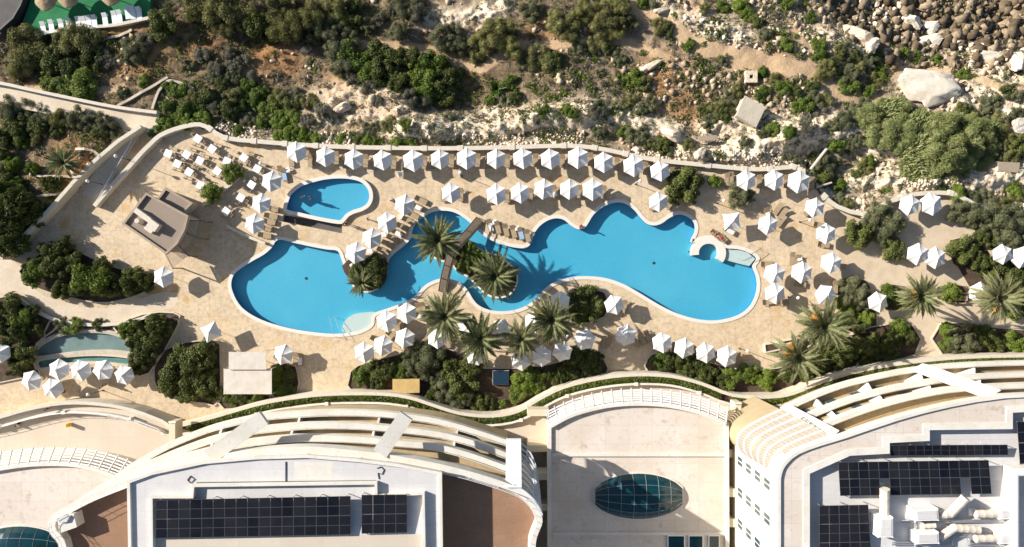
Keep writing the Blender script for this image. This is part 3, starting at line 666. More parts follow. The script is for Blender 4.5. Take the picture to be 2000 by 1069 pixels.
# ================================================================ furniture prototypes
USED = {}
def place(proto, name, label, cat, loc, rz, group, scale=None):
    """first use moves the prototype itself, later uses copy it and its parts"""
    if proto.name not in USED:
        USED[proto.name] = proto; o = proto
    else: o = copy_tree(proto)
    o.location = loc; o.rotation_euler = (0, 0, rz)
    if scale: o.scale = scale
    return tag(o, label, cat, group)
def proto(name):
    o = bpy.data.objects.new(name, None); COL.objects.link(o); o.empty_display_size = .3; return o
def make_parasol(name, n, R, seed, folded=0):
    rr = random.Random(seed); t = proto(name); a0 = PI / 2 if n == 6 else PI / 4
    m = MB(); ang = [a0 + 2 * PI * k / n for k in range(n)]; zr, zt = 2.28, 3.02; vs = [(0, 0, zt)]; rings = (.25, .5, .75, 1.0); sub = 4
    for q in rings:
        for k in range(n):
            for j in range(sub):
                f = j / sub; a, b_ = ang[k], ang[(k + 1) % n]
                x = math.cos(a) * (1 - f) + math.cos(b_) * f; y = math.sin(a) * (1 - f) + math.sin(b_) * f
                edge = 4 * f * (1 - f); pull = 1 - (.10 if n == 4 else .035) * edge * q
                z = zt - (zt - zr) * (q ** 1.08) - .10 * edge * q + rr.uniform(-.008, .008)
                vs.append((x * R * q * pull, y * R * q * pull, z))
    w = n * sub
    fs = [(0, 1 + k, 1 + (k + 1) % w) for k in range(w)] + [(1 + r * w + k, 1 + (r + 1) * w + k, 1 + (r + 1) * w + (k + 1) % w, 1 + r * w + (k + 1) % w) for r in range(3) for k in range(w)]
    m.add(vs, fs); rim_ = [1 + 3 * w + k for k in range(w)]; b0 = len(m.v)
    m.v += [(m.v[i][0] * 1.0, m.v[i][1] * 1.0, m.v[i][2] - .16) for i in rim_]
    for k in range(w): m.f.append((rim_[k], rim_[(k + 1) % w], b0 + (k + 1) % w, b0 + k)); m.m.append(0)
    m.build('canopy', M['fabric'], t)
    m = MB(); cap = [(0, 0, zt + .10)] + [(math.cos(a) * .30 * R / 1.6, math.sin(a) * .30 * R / 1.6, zt - .10) for a in ang]
    m.add(cap, [(0, 1 + k, 1 + (k + 1) % n) for k in range(n)]); m.ball((0, 0, zt + .12), .05, 6, 4); m.build('vent_cap', M['fabric'], t)
    m = MB()
    for a in ang: m.tube([(0, 0, zt - .06), (math.cos(a) * R * .97, math.sin(a) * R * .97, zr - .03)], .014, 4)
    m.build('ribs', M['lightwood'], t)
    MB().tube([(0, 0, .05), (0, 0, zt)], .03, 8).build('pole', M['lightwood'], t)
    MB().prism([(math.cos(k * PI / 8) * .35, math.sin(k * PI / 8) * .35) for k in range(16)], .005, .09).build('base', M['concrete'], t)
    return t
def make_lounger():
    t = proto('sun_lounger'); W_ = .72
    m = MB(); m.add([(-W_ / 2, -.98, .34), (W_ / 2, -.98, .34), (W_ / 2, .25, .34), (-W_ / 2, .25, .34), (-W_ / 2, -.98, .39), (W_ / 2, -.98, .39), (W_ / 2, .25, .39), (-W_ / 2, .25, .39)],
                    [(3, 2, 1, 0), (4, 5, 6, 7), (0, 1, 5, 4), (1, 2, 6, 5), (2, 3, 7, 6), (3, 0, 4, 7)]); m.build('seat', M['lounger'], t)
    m = MB(); m.box(0, .59, .50, W_, .76, .05, 0, tilt=math.radians(24)); m.build('backrest', M['lounger'], t)
    m = MB()
    for s in (-1, 1): m.box(s * (W_ / 2 + .02), -.1, .33, .05, 1.85, .07)
    m.box(0, -1.0, .33, W_ + .09, .05, .07); m.build('frame', M['loungerframe'], t)
    for sx in (-1, 1):
        for y in (-.85, .62): MB().box(sx * (W_ / 2 - .0), y, .16, .055, .055, .31).build('leg', M['loungerframe'], t)
    return t
def make_table(r=.42):
    t = proto('dining_table'); m = MB(); m.box(0, 0, .755, .86, .86, .025)
    for s in range(4):
        a = s * PI / 2; m.box(.43 * math.cos(a), .43 * math.sin(a), .64, .012, .84, .24, a)
    m.build('tablecloth_top', M['cloth'], t)
    MB().tube([(0, 0, .06), (0, 0, .74)], .05, 8).build('pedestal', M['dark'], t); MB().box(0, 0, .03, .45, .45, .05).build('base', M['dark'], t)
    return t
def make_side():
    t = proto('side_table'); MB().box(0, 0, .42, .5, .5, .04).build('table_top', M['cloth'], t)
    for sx in (-1, 1):
        for sy in (-1, 1): MB().box(sx * .2, sy * .2, .2, .04, .04, .4).build('leg', M['whiteplastic'], t)
    return t
def make_chair():
    t = proto('dining_chair'); MB().box(0, 0, .45, .46, .46, .05).build('seat', M['rattan'], t)
    MB().box(0, .23, .70, .46, .05, .42, tilt=-.15).build('backrest', M['rattan'], t)
    for sx in (-1, 1):
        for sy in (-1, 1): MB().box(sx * .2, sy * .2, .215, .04, .04, .43).build('leg', M['wood'], t)
    for sx in (-1, 1): MB().box(sx * .24, .02, .64, .05, .44, .035).build('armrest', M['rattan'], t)
    return t
def make_lamp():
    t = proto('lamp_post'); MB().tube([(0, 0, -.1), (0, 0, 3.4)], [.055, .04], 8).build('post', M['dark'], t)
    MB().ball((0, 0, 3.62), .25, 12, 8).build('globe', M['whiteplastic'], t, True); MB().tube([(0, 0, 3.32), (0, 0, 3.44)], .13, 8).build('collar', M['dark'], t)
    MB().tube([(0, 0, 0), (0, 0, .12)], .13, 8).build('base', M['dark'], t)
    return t
pr_h = [make_parasol('parasol', 6, 1.62, 1), make_parasol('parasol', 6, 1.58, 2)]; pr_s = make_parasol('square_parasol', 4, 1.72, 3)
pr_l = make_lounger(); pr_t = make_table(); pr_c = make_chair(); pr_lamp = make_lamp(); pr_side = make_side()
PAR = {}
rows = {
    'sea wall row': ('along the sea wall', [(577, 295), (634, 304), (690, 310), (747, 313), (806, 313), (858, 310), (911, 309), (968, 310), (1022, 309), (1076, 310), (1130, 307), (1181, 316), (1239, 324), (1290, 335), (1459, 350), (1514, 350), (1563, 354)]),
    'second row': ('in the second row above the main pool', [(880, 376), (970, 379), (1016, 376), (1062, 370), (1112, 370), (1159, 371), (1288, 393)]),
    'column': ("in the column left of the children's pool", [(529, 354), (508, 397), (495, 437)]),
    'diagonal': ('in the diagonal row beside the left pool basin', [(789, 400), (755, 434), (724, 466), (694, 493)]),
    'right': ('on the deck right of the pool', [(1502, 437), (1596, 406), (1617, 455), (1627, 515), (1568, 533), (1516, 535), (1516, 572), (1614, 577)]),
    'far right': ('under the trees at far right', [(1780, 400), (1823, 398), (1795, 495), (1829, 504), (1961, 496), (1998, 503)]),
    'palm row': ('below the pool near the palms', [(552, 693), (755, 629), (796, 612), (711, 688), (747, 676), (790, 662), (855, 662), (915, 636), (980, 645), (1045, 632), (1094, 590), (1200, 596), (928, 695), (1016, 704), (1058, 697), (1099, 686), (1143, 664), (1223, 654)]),
    'lower right': ('in the row above the long lower bed', [(1296, 671), (1338, 680), (1379, 690), (1421, 697)]),
    'cafe': ('on the lower left cafe terrace', [(58, 743), (98, 759), (112, 724), (155, 725), (198, 724), (240, 734), (-4, 690)]),
    'single': ('', [(316, 541), (1717, 591), (1918, 572)])}
special = {(316, 541): 'lone white hexagonal parasol beside the large planted bed left of the pool', (1717, 591): 'greyish hexagonal parasol in the shade left of the leaning palm', (1918, 572): 'white hexagonal parasol half hidden under the far right palm'}
cnt = 0
for rk, (ph, pts) in rows.items():
    byrow = sorted(pts, key=lambda p: (p[0], p[1])) if rk not in ('column', 'diagonal') else pts
    for i, (x, y) in enumerate(byrow):
        p = P(x, y, 2.6); n = ordw(i + 1)
        side = 'from top' if rk == 'column' else 'from top right' if rk == 'diagonal' else 'from left'
        lab = special.get((x, y)) or f'white hexagonal parasol {ph}, {n} {side}'
        pr = pr_h[cnt % 2]; cnt += 1
        sh = {(1563, 354): 1.12, (1823, 398): 1.12}.get((x, y), 1.0) * random.uniform(.96, 1.04); zs = random.uniform(.94, 1.05)
        rz_ = random.uniform(-.14, .14) + (0 if rk not in ('right', 'cafe', 'palm row', 'far right') else random.uniform(-.3, .3))
        o = place(pr, 'parasol', lab, 'parasol', (p.x, p.y, 0), rz_, 'white hexagonal parasols on the pool deck', (sh, sh, zs))
        o.rotation_euler = (random.gauss(0, .03), random.gauss(0, .03), rz_)
        PAR[(x, y)] = (f'{n} parasol', ph, side)
for x, y, lab in ((1431, 432, "white square parasol above the two sunbathers right of the pool"), (410, 649, 'white square parasol below the left end of the pool')):
    p = P(x, y, 2.6); place(pr_s, 'square_parasol', lab, 'parasol', (p.x, p.y, 0), {1431: .1, 410: .45}[x], 'white square parasols')
# loungers
LG = []
A_row = rows['sea wall row'][1]
for i, (x, y) in enumerate(A_row):
    dx = 22 + (i % 3)
    LG.append((x + dx, y + 4, random.uniform(-.05, .05), f'just right of the {ordw(i + 1)} parasol along the sea wall'))
    if i not in (0, 14, 16): LG.append((x - 15, y + 6, random.uniform(-.06, .06), f'under the left side of the {ordw(i + 1)} parasol along the sea wall'))
LG += [(606, 313, 0, 'in the gap between the first two parasols along the sea wall'), (569, 312, .1, 'at the far left below the first parasol along the sea wall'), (548, 336, .2, "above the left column of parasols by the children's pool, left one"), (555, 341, .2, "above the left column of parasols by the children's pool, right one"),
       (1428, 348, 0, 'left of the parasol nearest the bright bush along the sea wall'), (1421, 350, 0, 'nearest the bright bush by the sea wall')]
for i, (x, y) in enumerate(rows['second row'][1]):
    LG.append((x + 20, y + 4, random.uniform(-.06, .06), f'just right of the {ordw(i + 1)} parasol in the second row'))
    LG.append((x - 14, y + 5, random.uniform(-.06, .06), f'under the left side of the {ordw(i + 1)} parasol in the second row'))
for i, (x, y) in enumerate([(822, 391), (815, 404), (806, 420), (797, 431), (785, 443), (776, 455), (767, 466), (757, 477), (748, 490), (740, 501)]):
    LG.append((x, y, math.radians(62), f'in the diagonal row beside the left basin, {ordw(i + 1)} from top'))
for i, (x, y) in enumerate([(533, 408), (529, 422), (525, 433), (521, 446), (517, 460)]):
    LG.append((x, y, math.radians(80), f"in the short column left of the children's pool, {ordw(i + 1)} from top"))
for i, (x, y) in enumerate([(957, 440), (972, 444), (988, 449), (1003, 452), (1017, 456), (1030, 460)]):
    LG.append((x, y, math.radians(14), f'on the deck tongue right of the bridge, {ordw(i + 1)} from left'))
RIGHT = [(1398, 458, 50), (1409, 464, 50), (1424, 450, 60), (1500, 418, 20), (1526, 432, -35), (1530, 418, -35), (1520, 408, -35), (1548, 505, 0), (1558, 510, 0), (1497, 516, 90), (1500, 590, 95), (1528, 590, 90), (1582, 412, -50), (1608, 478, 80), (1640, 520, 85), (1600, 440, 75), (1598, 600, 90), (1632, 560, 0), (1562, 555, 80)]
for i, (x, y, a) in enumerate(RIGHT):
    _q = sorted((math.hypot(a_ - 1383, b_ - 495), a_, b_) for a_, b_, _ in RIGHT[3:]); _n = 1 + [z[1:] for z in _q].index((x, y)) if i > 2 else 0
    LG.append((x, y, math.radians(a), f'right of the pool, {ordw(_n)} nearest to the round ring bench' if i > 2 else ['under the upper sunbather', 'under the lower sunbather', 'empty and just below the square parasol'][i]))
for i, (x, y, a) in enumerate([(577, 700, 0), (586, 702, -3), (774, 640, 40), (782, 633, 40), (818, 604, 15), (826, 602, 15), (820, 618, 60), (765, 655, 50), (776, 668, 50), (735, 664, 60), (872, 668, 20), (880, 660, 20), (940, 660, 0), (1000, 672, 0), (1220, 598, 0), (1240, 666, 40), (1255, 662, 25), (1265, 656, 25), (1180, 668, 0), (1190, 664, -20), (1317, 680, 0), (1358, 690, 0), (1400, 698, 0), (1442, 700, 5)]):
    LG.append((x, y, math.radians(a), f'below the pool, {ordw(i + 1)} from the left among those by the lower parasols'))
for i, (x, y, a) in enumerate([(84, 55, 8), (100, 51, 8), (119, 50, 8), (134, 48, 8), (153, 45, 8), (163, 45, 8), (173, 43, 8), (184, 42, 8), (205, 38, 8), (223, 34, 8), (233, 32, 8), (249, 24, 8), (259, 24, 8), (271, 26, 8)]):
    LG.append((x, y, math.radians(a), f'white:on the green terrace, {ordw(i + 1)} from left'))
pr_lw = None
for x, y, a, ph in LG:
    if ph.startswith('white:'):
        p = P(x, y, gz + .4)
        if pr_lw is None:
            pr_lw = copy_tree(pr_l)
            for ch in pr_lw.children:
                me2 = ch.data.copy(); me2.materials.clear(); me2.materials.append(M['whiteplastic']); ch.data = me2
        o = place(pr_lw, 'sun_lounger', f'grey white sun lounger {ph[6:]}', 'sun lounger', (p.x, p.y, gz), a, 'white loungers on the green terrace')
        continue
    p = P(x, y, .4); place(pr_l, 'sun_lounger', f'beige sun lounger {ph}'.replace(' in the gap between', ' between').replace(' above the left column of parasols by', ' above the parasols by'), 'sun lounger', (p.x, p.y, 0), a, 'beige sun loungers on the pool deck')
TW = [(958, 441, .25, 'leftmost lounger of the deck tongue'), (1018, 457, .25, 'fifth lounger of the deck tongue'), (815, 405, 1.08, 'second lounger of the diagonal row'), (776, 456, 1.08, 'sixth lounger of the diagonal row'), (1069, 1, 0, ''), (1424, 451, 1.05, 'empty lounger by the square parasol'), (586, 703, 0, 'lounger right of the lone lower parasol'), (555, 342, .2, "lounger above the children's pool"), (1500, 419, .35, 'lounger nearest the ring bench parasols'), (820, 619, 1.0, 'lounger beside the leftmost palm')]
for i, (x, y, a, w) in enumerate(TW):
    if not w: continue
    p = P(x, y, .42); t = tag(MB().box(0, -.25, 0, .6, 1.1, .03).build('beach_towel', M[('whitecloth', 'bluecloth')[i % 3 == 1]]), f"{('white', 'light blue')[i % 3 == 1]} towel spread on the {w}", 'towel'); t.location = (p.x, p.y, .412); t.rotation_euler = (0, 0, a)
# dining terrace
rt = math.radians(-30)
TB = [(386, 271), (414, 291), (328, 300), (364, 302), (390, 314), (443, 315), (476, 308), (346, 320), (369, 336), (424, 334), (391, 362), (491, 361), (470, 386), (441, 413), (502, 330)]
TB.sort()
for i, (x, y) in enumerate(TB):
    p = P(x, y, .75); a = rt + random.uniform(-.15, .15)
    place(pr_t, 'dining_table', f'square white-topped dining table on the upper left terrace, {ordw(i + 1)} from left', 'table', (p.x, p.y, 0), a, 'white-topped tables on the dining terrace', (1.25, 1.25, 1))
    for k in range(4):
        if (i * 4 + k) % 7 == 3: continue
        b_ = a + k * PI / 2 + random.uniform(-.12, .12); r = random.uniform(.82, 1.02)
        place(pr_c, 'dining_chair', f'tan armchair on the {["right", "upper", "left", "lower"][k]} side of the {ordw(i + 1)} dining table from left', 'chair', (p.x + r * math.cos(b_), p.y + r * math.sin(b_), 0), b_ - PI / 2, 'tan armchairs on the dining terrace')
SD = [(833, 424, 'diagonal row, upper right'), (723, 491, 'diagonal row, lower middle'), (687, 518, 'diagonal row, lower left end'), (781, 341, 'deck between the two parasol rows')]
for x, y, w in [(783, 424, 'beside the second diagonal parasol'), (722, 491, 'beside the lowest diagonal parasol'), (688, 519, 'beside the planted islet at the lower diagonal'), (781, 341, 'alone on open deck below the sea wall row'), (749, 458, 'between the second and third diagonal parasols'),
                (966, 434, 'with a towel on the deck tongue, left one'), (1010, 446, 'on the deck tongue, right one'), (1084, 380, 'right of the fourth parasol in the second row'), (562, 332, 'left of the first sea wall parasol'), (1562, 505, 'above the fifth parasol right of the pool')]:
    p = P(x, y, .4); place(pr_side, 'side_table', f'small white side table {w}', 'side table', (p.x, p.y, 0), random.uniform(0, .6), 'small side tables between the loungers', (1.3, 1.3, 1))
for x, y, w in [(1250, 354, 'right of the twelfth sea wall parasol'), (1414, 392, 'left of the olive tree on the upper right deck'), (1582, 430, 'between two parasols on the upper right deck'), (1559, 582, 'between the lower two parasols right of the pool'),
                (1145, 648, 'above a parasol below the main pool'), (1460, 686, 'on open deck right of the lower row of parasols'), (509, 319, "above the column of parasols by the children's pool"), (899, 337, 'between the two upper parasol rows'),
                (171, 354, 'on the left wall of the garden stairs'), (226, 305, 'on the stair wall near the agave bed'), (172, 771, 'at the edge of the lower left cafe terrace')]:
    p = P(x, y, 3.6); place(pr_lamp, 'lamp_post', f'dark lamp post with white globe {w}', 'lamp post', (p.x, p.y, 0), 0, 'globe lamp posts')
# ================================================================ bar hut
hz = 3.9
hut = thing('bar_hut', 'flat-roofed tan pool bar hut with roof units and a curved slatted pergola', 'building')
hp = lambda pts, z=hz: ccw(PX(pts, z))
body = hp([(289, 382), (247, 437), (327, 492), (346, 474), (360, 448), (366, 424)])
MB().prism(body, -.05, hz - .05).build('wall', M['stonewall'], hut)
MB().strip(body, .0, -.3, hz - .05, hz + .42, True).build('roof_parapet', M['hutedge'], hut)
MB().prism(ccw(offset(body, .02, True)), hz - .04, hz + .06).build('roof', M['hutroof'], hut)
an = hp([(326, 372), (312, 392), (354, 416), (372, 398)], 2.8)
MB().prism(an, -.05, 2.75).build('annex', M['stonewall'], hut); MB().strip(an, -.0, -.3, 2.75, 3.1, True).build('annex_parapet', M['hutedge'], hut)
MB().prism(an, 2.752, 2.82).build('annex_roof', M['hutroof'], hut)
m = MB()
for (x, y, sx, sy, h) in ((281, 421, 2.6, .75, .9), (302, 441, 1.5, 1.2, 1.0), (290, 449, 1.3, .5, .5)):
    p = P(x, y, hz + .5); MB().box(p.x, p.y, hz + .06 + h / 2, sx, sy, h, math.radians(-36)).build('roof_unit', M['duct'], hut)
p = P(270, 432, hz + .8); MB().tube([(p.x, p.y, hz + .05), (p.x, p.y, hz + 1.2)], [.5, .35], 10).build('vent_cowl', M['duct'], hut)
pg_o = PX([(398, 432), (390, 466), (368, 500), (337, 524)], 2.9); pg_i = PX([(362, 430), (356, 452), (344, 474), (322, 494)], 2.9)
pgt = thing('slatted_pergola', 'curved fan-shaped timber pergola attached to the bar hut', 'pergola')
for s in range(3):
    o0, o1, n0, n1 = (Vector(q) for q in (pg_o[s], pg_o[s + 1], pg_i[s], pg_i[s + 1])); m = MB()
    for k in range(13):
        f = (k + .5) / 13; a, b_ = n0.lerp(o0, f), n1.lerp(o1, f); dd = b_ - a
        m.box((a.x + b_.x) / 2, (a.y + b_.y) / 2, 2.95, dd.length * .97, .10, .05, math.atan2(dd.y, dd.x))
    m.build('slat_bay', M['lightwood'], pgt)
for s in range(4):
    a, b_ = Vector(pg_i[s]), Vector(pg_o[s]); dd = b_ - a
    MB().box((a.x + b_.x) / 2, (a.y + b_.y) / 2, 2.82, dd.length + .3, .14, .18, math.atan2(dd.y, dd.x)).build('rafter', M['wood'], pgt)
    MB().box(b_.x, b_.y, 1.36, .16, .16, 2.72).build('post', M['wood'], pgt)
# low terrace edge with hedges by the dining terrace
for lab, pts in (('low tan wall between the dining terrace and the orange trees', [(397, 402), (420, 385), (455, 360), (470, 345)]), ('long low step wall running from the bar hut to the pool edge', [(445, 442), (480, 460), (520, 476)])):
    wall_thing('terrace_wall', lab, PX(pts), .55, .3, 'cream', 'cap')
# ================================================================ bridge
bd = thing('timber_bridge', 'arched timber footbridge with railings crossing the pool and the palm island', 'bridge')
bl = [(938, 430), (917, 455), (896, 478), (884, 496), (876, 520), (870, 545), (866, 570)]
zs = [.15, .75, 1.15, 1.25, 1.1, .7, .12]
cl = smooth([P(x, y, z).to_tuple() for (x, y), z in zip(bl, zs)], 5)
cz = [c_[2] for c_ in cl]; c2 = [(c_[0], c_[1]) for c_ in cl]; wb = 1.25
MB().strip(c2, wb * .5, -wb * .5, [z - .10 for z in cz], [z - .03 for z in cz]).build('deck_beam', M['wood'], bd)
m = MB()
for i in range(len(cl) - 1):
    a, b_ = Vector(cl[i]), Vector(cl[i + 1]); L_n = (b_ - a).length; k = max(1, int(L_n / .17)); ang = math.atan2(b_.y - a.y, b_.x - a.x)
    for j in range(k):
        q = a.lerp(b_, (j + .5) / k); m.box(q.x, q.y, q.z, .145, wb, .04, ang)
m.build('planks', M['plank'], bd)
for s in (1, -1):
    e = offset(c2, s * wb * .5); m = MB()
    for h in (.5, .95): m.tube([(x, y, z + h) for (x, y), z in zip(e, cz)], .065, 5)
    m.build('handrail', M['darkwood'], bd)
    for i in range(0, len(e), 5): MB().box(e[i][0], e[i][1], cz[i] + .45, .09, .09, 1.1).build('post', M['wood'], bd)
# ================================================================ awning, shed, small things
aw = thing('fabric_awning', 'white two-panel fabric awning on posts beside the lower left trees', 'awning')
for zz, pts in ((2.9, [(447, 688), (519, 687), (520, 722), (447, 722)]), (2.6, [(437, 721), (531, 720), (531, 770), (437, 770)])):
    MB().prism(hp(pts, zz), zz, zz + .06).build('canvas_panel', M['awning'], aw)
    for x, y in pts: p = P(x, y, zz); MB().tube([(p.x, p.y, -.05), (p.x, p.y, zz)], .05, 6).build('post', M['whiteplastic'], aw)
th = PT(1467, 218); hb = thing('concrete_block_hut', 'square concrete hut with a flat roof casting a hard shadow on the hillside', 'hut')
bz = th.z + 2.3; q = hp([(1456, 189), (1494, 210), (1476, 247), (1440, 225)], bz); MB().prism(q, bz - 4.5, bz - .25).build('wall', M['concrete'], hb); MB().prism(offset(q, -.12, True), bz - .25, bz).build('roof_slab', M['concrete'], hb)
wt = PT(1464, 153); t = thing('stone_well_head', 'small square stone well head with a dark opening near the concrete hut', 'well', wt)
m = MB(); m.strip([(-.9, -.9), (.9, -.9), (.9, .9), (-.9, .9)], .0, .6, -1, .9, True); m.build('kerb_ring', M['limestone'], t); MB().box(0, 0, .0, 1.4, 1.4, .05).build('opening', M['black'], t)  # black plate stands in for the shaded depth of the well
for lab, pts, w in (('narrow pale concrete beam leaning over the dark hollow above the deck corner', [(1613, 292), (1585, 330)], .28), ('short pale beam bridging the hollow right of the corner parasol', [(1595, 366), (1624, 357)], .28)):
    t = thing('concrete_beam', lab, 'beam'); a, b_ = P(*pts[0], 0.2), P(*pts[1], .6); dd = b_ - a
    MB().box((a.x + b_.x) / 2, (a.y + b_.y) / 2, .35, dd.length, w, .5, math.atan2(dd.y, dd.x)).build('shaft', M['cap'], t)
    MB().box((a.x + b_.x) / 2, (a.y + b_.y) / 2, .63, dd.length + .1, w * .6, .06, math.atan2(dd.y, dd.x)).build('cap_strip', M['concrete'], t)
for lab, pts in (('low timber shelter roof half hidden in the rocks above the sea wall', [(1364, 266), (1400, 264), (1400, 274), (1364, 276)]), ('flat grey hut roof in the thicket at the right edge', [(1950, 316), (1992, 318), (1990, 338), (1950, 334)])):
    zz = PT(*pts[0]).z + 1.6; t = thing('shelter', lab, 'shelter'); q = hp(pts, zz); MB().prism(q, zz - .15, zz).build('roof', M['lightwood'], t)
    for x, y in q: MB().box(x, y, zz - 1.2, .12, .12, 2.2).build('post', M['wood'], t)
t = thing('pool_equipment_box', 'dark blue rectangular tank cover in the shade below the palms', 'tank'); q = hp([(962, 724), (994, 724), (994, 752), (962, 752)], .6)
MB().prism(q, .05, .55).build('casing', M['stonewall'], t); MB().prism(offset(q, .05, True), .552, .62).build('lid', mat('blue_cover', (.01, .03, .06), .5), t)
t = thing('ochre_shed', 'low ochre garden shed among the dark bushes above the left wing', 'shed'); q = hp([(768, 742), (818, 742), (818, 766), (768, 768)], 1.6); MB().prism(q, 0, 1.5).build('wall', M['yellow'], t); MB().prism(offset(q, -.1, True), 1.5, 1.62).build('roof', M['yellow'], t)
for lab, x0, y0, pts in (('timber planter box with low sides left of the golden palm, left one', 0, 0, [(1492, 672), (1520, 668), (1524, 684), (1494, 690)]), ('timber planter box with low sides left of the golden palm, right one', 0, 0, [(1524, 666), (1556, 660), (1556, 668), (1526, 676)])):
    t = thing('planter_box', lab, 'planter'); q = hp(pts, .4); MB().strip(q, .0, .18, -.01, .5, True).build('box_sides', M['cap'], t); MB().prism(offset(q, .15, True), 0, .35).build('soil_fill', M['soil'], t)
t = thing('caution_sign', 'yellow folding caution sign standing on the bare left roof terrace', 'sign'); p = P(133, 831, 3.1); t.location = (p.x, p.y, 2.4)
for s in (1, -1): MB().box(.14 * s, 0, .47, .03, .5, .98, tilt=0).build('panel', M['yellowplastic'], t)
# bench and picnic seats
t = thing('timber_bench', 'dark timber picnic bench in front of the round bush at far right', 'bench'); p = P(1876, 583, .5); t.location = (p.x, p.y, 0)
MB().box(0, 0, .72, 1.9, .7, .06).build('table_top', M['lightwood'], t)
for s in (-1, 1): MB().box(0, s * .7, .44, 1.9, .28, .05).build('seat', M['lightwood'], t); MB().box(s * .7, 0, .36, .1, 1.5, .7).build('leg', M['wood'], t)
# ================================================================ people
def person(label, x, y, rz, pose='stand', top='navy', bottom='black', z=0.0):
    loc = P(x, y, z + 1.0); t = thing('person', label, 'person', (loc.x, loc.y, z), rz)
    s = random.uniform(.96, 1.04)
    if pose == 'stand':
        J = dict(pel=(0, 0, .95), wa=(0, .01, 1.12), ch=(0, 0, 1.35), nk=(0, 0, 1.50), hd=(0, .02, 1.64), tp=(0, .01, 1.74))
        legs = [((.10, 0, .90), (.11, .14, .50), (.11, .10, .08), (.11, .24, .04)), ((-.10, 0, .90), (-.11, .02, .49), (-.11, -.16, .09), (-.11, -.04, .04))]
        arms = [((.19, 0, 1.42), (.25, -.06, 1.14), (.24, .10, .92)), ((-.19, 0, 1.42), (-.25, .06, 1.14), (-.23, .20, .95))]
    elif pose == 'sit':
        J = dict(pel=(0, 0, .12), wa=(0, -.04, .30), ch=(0, -.04, .52), nk=(0, -.01, .67), hd=(0, .03, .81), tp=(0, .03, .91))
        legs = [((.10, .04, .12), (.12, .46, .12), (.12, .52, -.28), (.12, .64, -.34)), ((-.10, .04, .12), (-.12, .46, .12), (-.12, .50, -.28), (-.12, .62, -.34))]
        arms = [((.19, -.03, .60), (.30, -.16, .36), (.30, -.14, .10)), ((-.19, -.03, .60), (-.27, .06, .38), (-.14, .26, .24))]
    else:   # lying on the back
        J = dict(pel=(0, 0, .50), wa=(0, .18, .52), ch=(0, .42, .58), nk=(0, .58, .66), hd=(0, .72, .72), tp=(0, .82, .76))
        legs = [((.10, -.05, .50), (.13, -.48, .54), (.13, -.90, .46), (.15, -1.0, .53)), ((-.10, -.05, .50), (-.14, -.44, .66), (-.13, -.80, .47), (-.15, -.92, .52))]
        arms = [((.19, .48, .60), (.33, .26, .52), (.24, .02, .56)), ((-.19, .48, .60), (-.36, .66, .60), (-.22, .84, .64))]
    v = [J['pel'], J['wa'], J['ch'], J['nk'], J['hd'], J['tp']]; r = [.145, .125, .15, .055, .095, .07]; e = [(i, i + 1) for i in range(5)]
    for Lg in legs:
        b0 = len(v); v += list(Lg); r += [.085, .058, .042, .035]; e += [(0, b0), (b0, b0 + 1), (b0 + 1, b0 + 2), (b0 + 2, b0 + 3)]
    for Ar in arms:
        b0 = len(v); v += list(Ar); r += [.055, .042, .030]; e += [(2, b0), (b0, b0 + 1), (b0 + 1, b0 + 2)]
        d1 = (Vector(Ar[2]) - Vector(Ar[1])).normalized(); pm_ = Vector(Ar[2]) + d1 * .07; v.append(tuple(pm_)); r.append(.034); e.append((b0 + 2, b0 + 3))
        sd = d1.cross(Vector((0, 1, .3))).normalized()
        for k, ln in enumerate((.075, .085, .08, .06)):
            q = len(v); o_ = sd * (.02 * (k - 1.5)); v += [tuple(pm_ + o_ + d1 * ln * .5), tuple(pm_ + o_ + d1 * ln + Vector((0, .012, 0)))]; r += [.009, .008]; e += [(b0 + 3, q), (q, q + 1)]
        q = len(v); v.append(tuple(Vector(Ar[2]) + d1 * .05 + sd * .055)); r.append(.010); e.append((b0 + 2, q))
    me_ = bpy.data.meshes.new('body'); me_.from_pydata([tuple(c_ * s for c_ in p) for p in v], e, []); o_ = link('body', me_, t)
    me_.materials.append(M['skin']); md = o_.modifiers.new('skin', 'SKIN'); md.use_smooth_shade = True
    for i, sv in enumerate(me_.skin_vertices[0].data): sv.radius = (r[i], r[i]); sv.use_root = (i == 0)
    o_.modifiers.new('sub', 'SUBSURF').levels = 1; o_.modifiers['sub'].render_levels = 1
    def sleeve(nm, pts, rr_, mt): MB().tube([tuple(c_ * s for c_ in p) for p in pts], rr_, 10).build(nm, M[mt], t, True)
    if top: sleeve('shirt', [tuple(Vector(J['pel']).lerp(Vector(J['wa']), .3)), J['wa'], J['ch'], tuple(Vector(J['ch']).lerp(Vector(J['nk']), .75))], [.165, .15, .185, .09], top)
    if bottom:
        sleeve('shorts', [tuple(Vector(J['pel']) + Vector((0, 0, .04)) if pose == 'stand' else J['pel']), tuple((Vector(J['pel']) * .6 + Vector(legs[0][0]) * .2 + Vector(legs[1][0]) * .2))], [.165, .15], bottom)
        for Lg in legs: sleeve('trouser_leg', [Lg[0], tuple(Vector(Lg[0]).lerp(Vector(Lg[1]), .75))], [.105, .085], bottom)
    h = Vector(J['hd']) * s; m = MB(); dh = (Vector(J['tp']) - Vector(J['hd'])).normalized(); m.ball(tuple(h + dh * .035 * s - Vector((0, .02, 0)) * (pose != 'lie')), .108 * s, 10, 8); m.build('hair', M['hair'], t, True)
    return t
person('person sitting on the upper pool edge with feet in the water', 1135, 440, PI, 'sit', None, 'redcloth', .07)
person('person lying sunbathing on the upper lounger below the square parasol', 1398, 458, math.radians(50), 'lie', None, 'black')
person('person lying sunbathing on the lower lounger below the square parasol', 1409, 464, math.radians(50), 'lie', None, 'redcloth')
person("person in dark clothes walking just right of the children's pool", 676, 437, 1.2, 'stand', 'black', 'black')
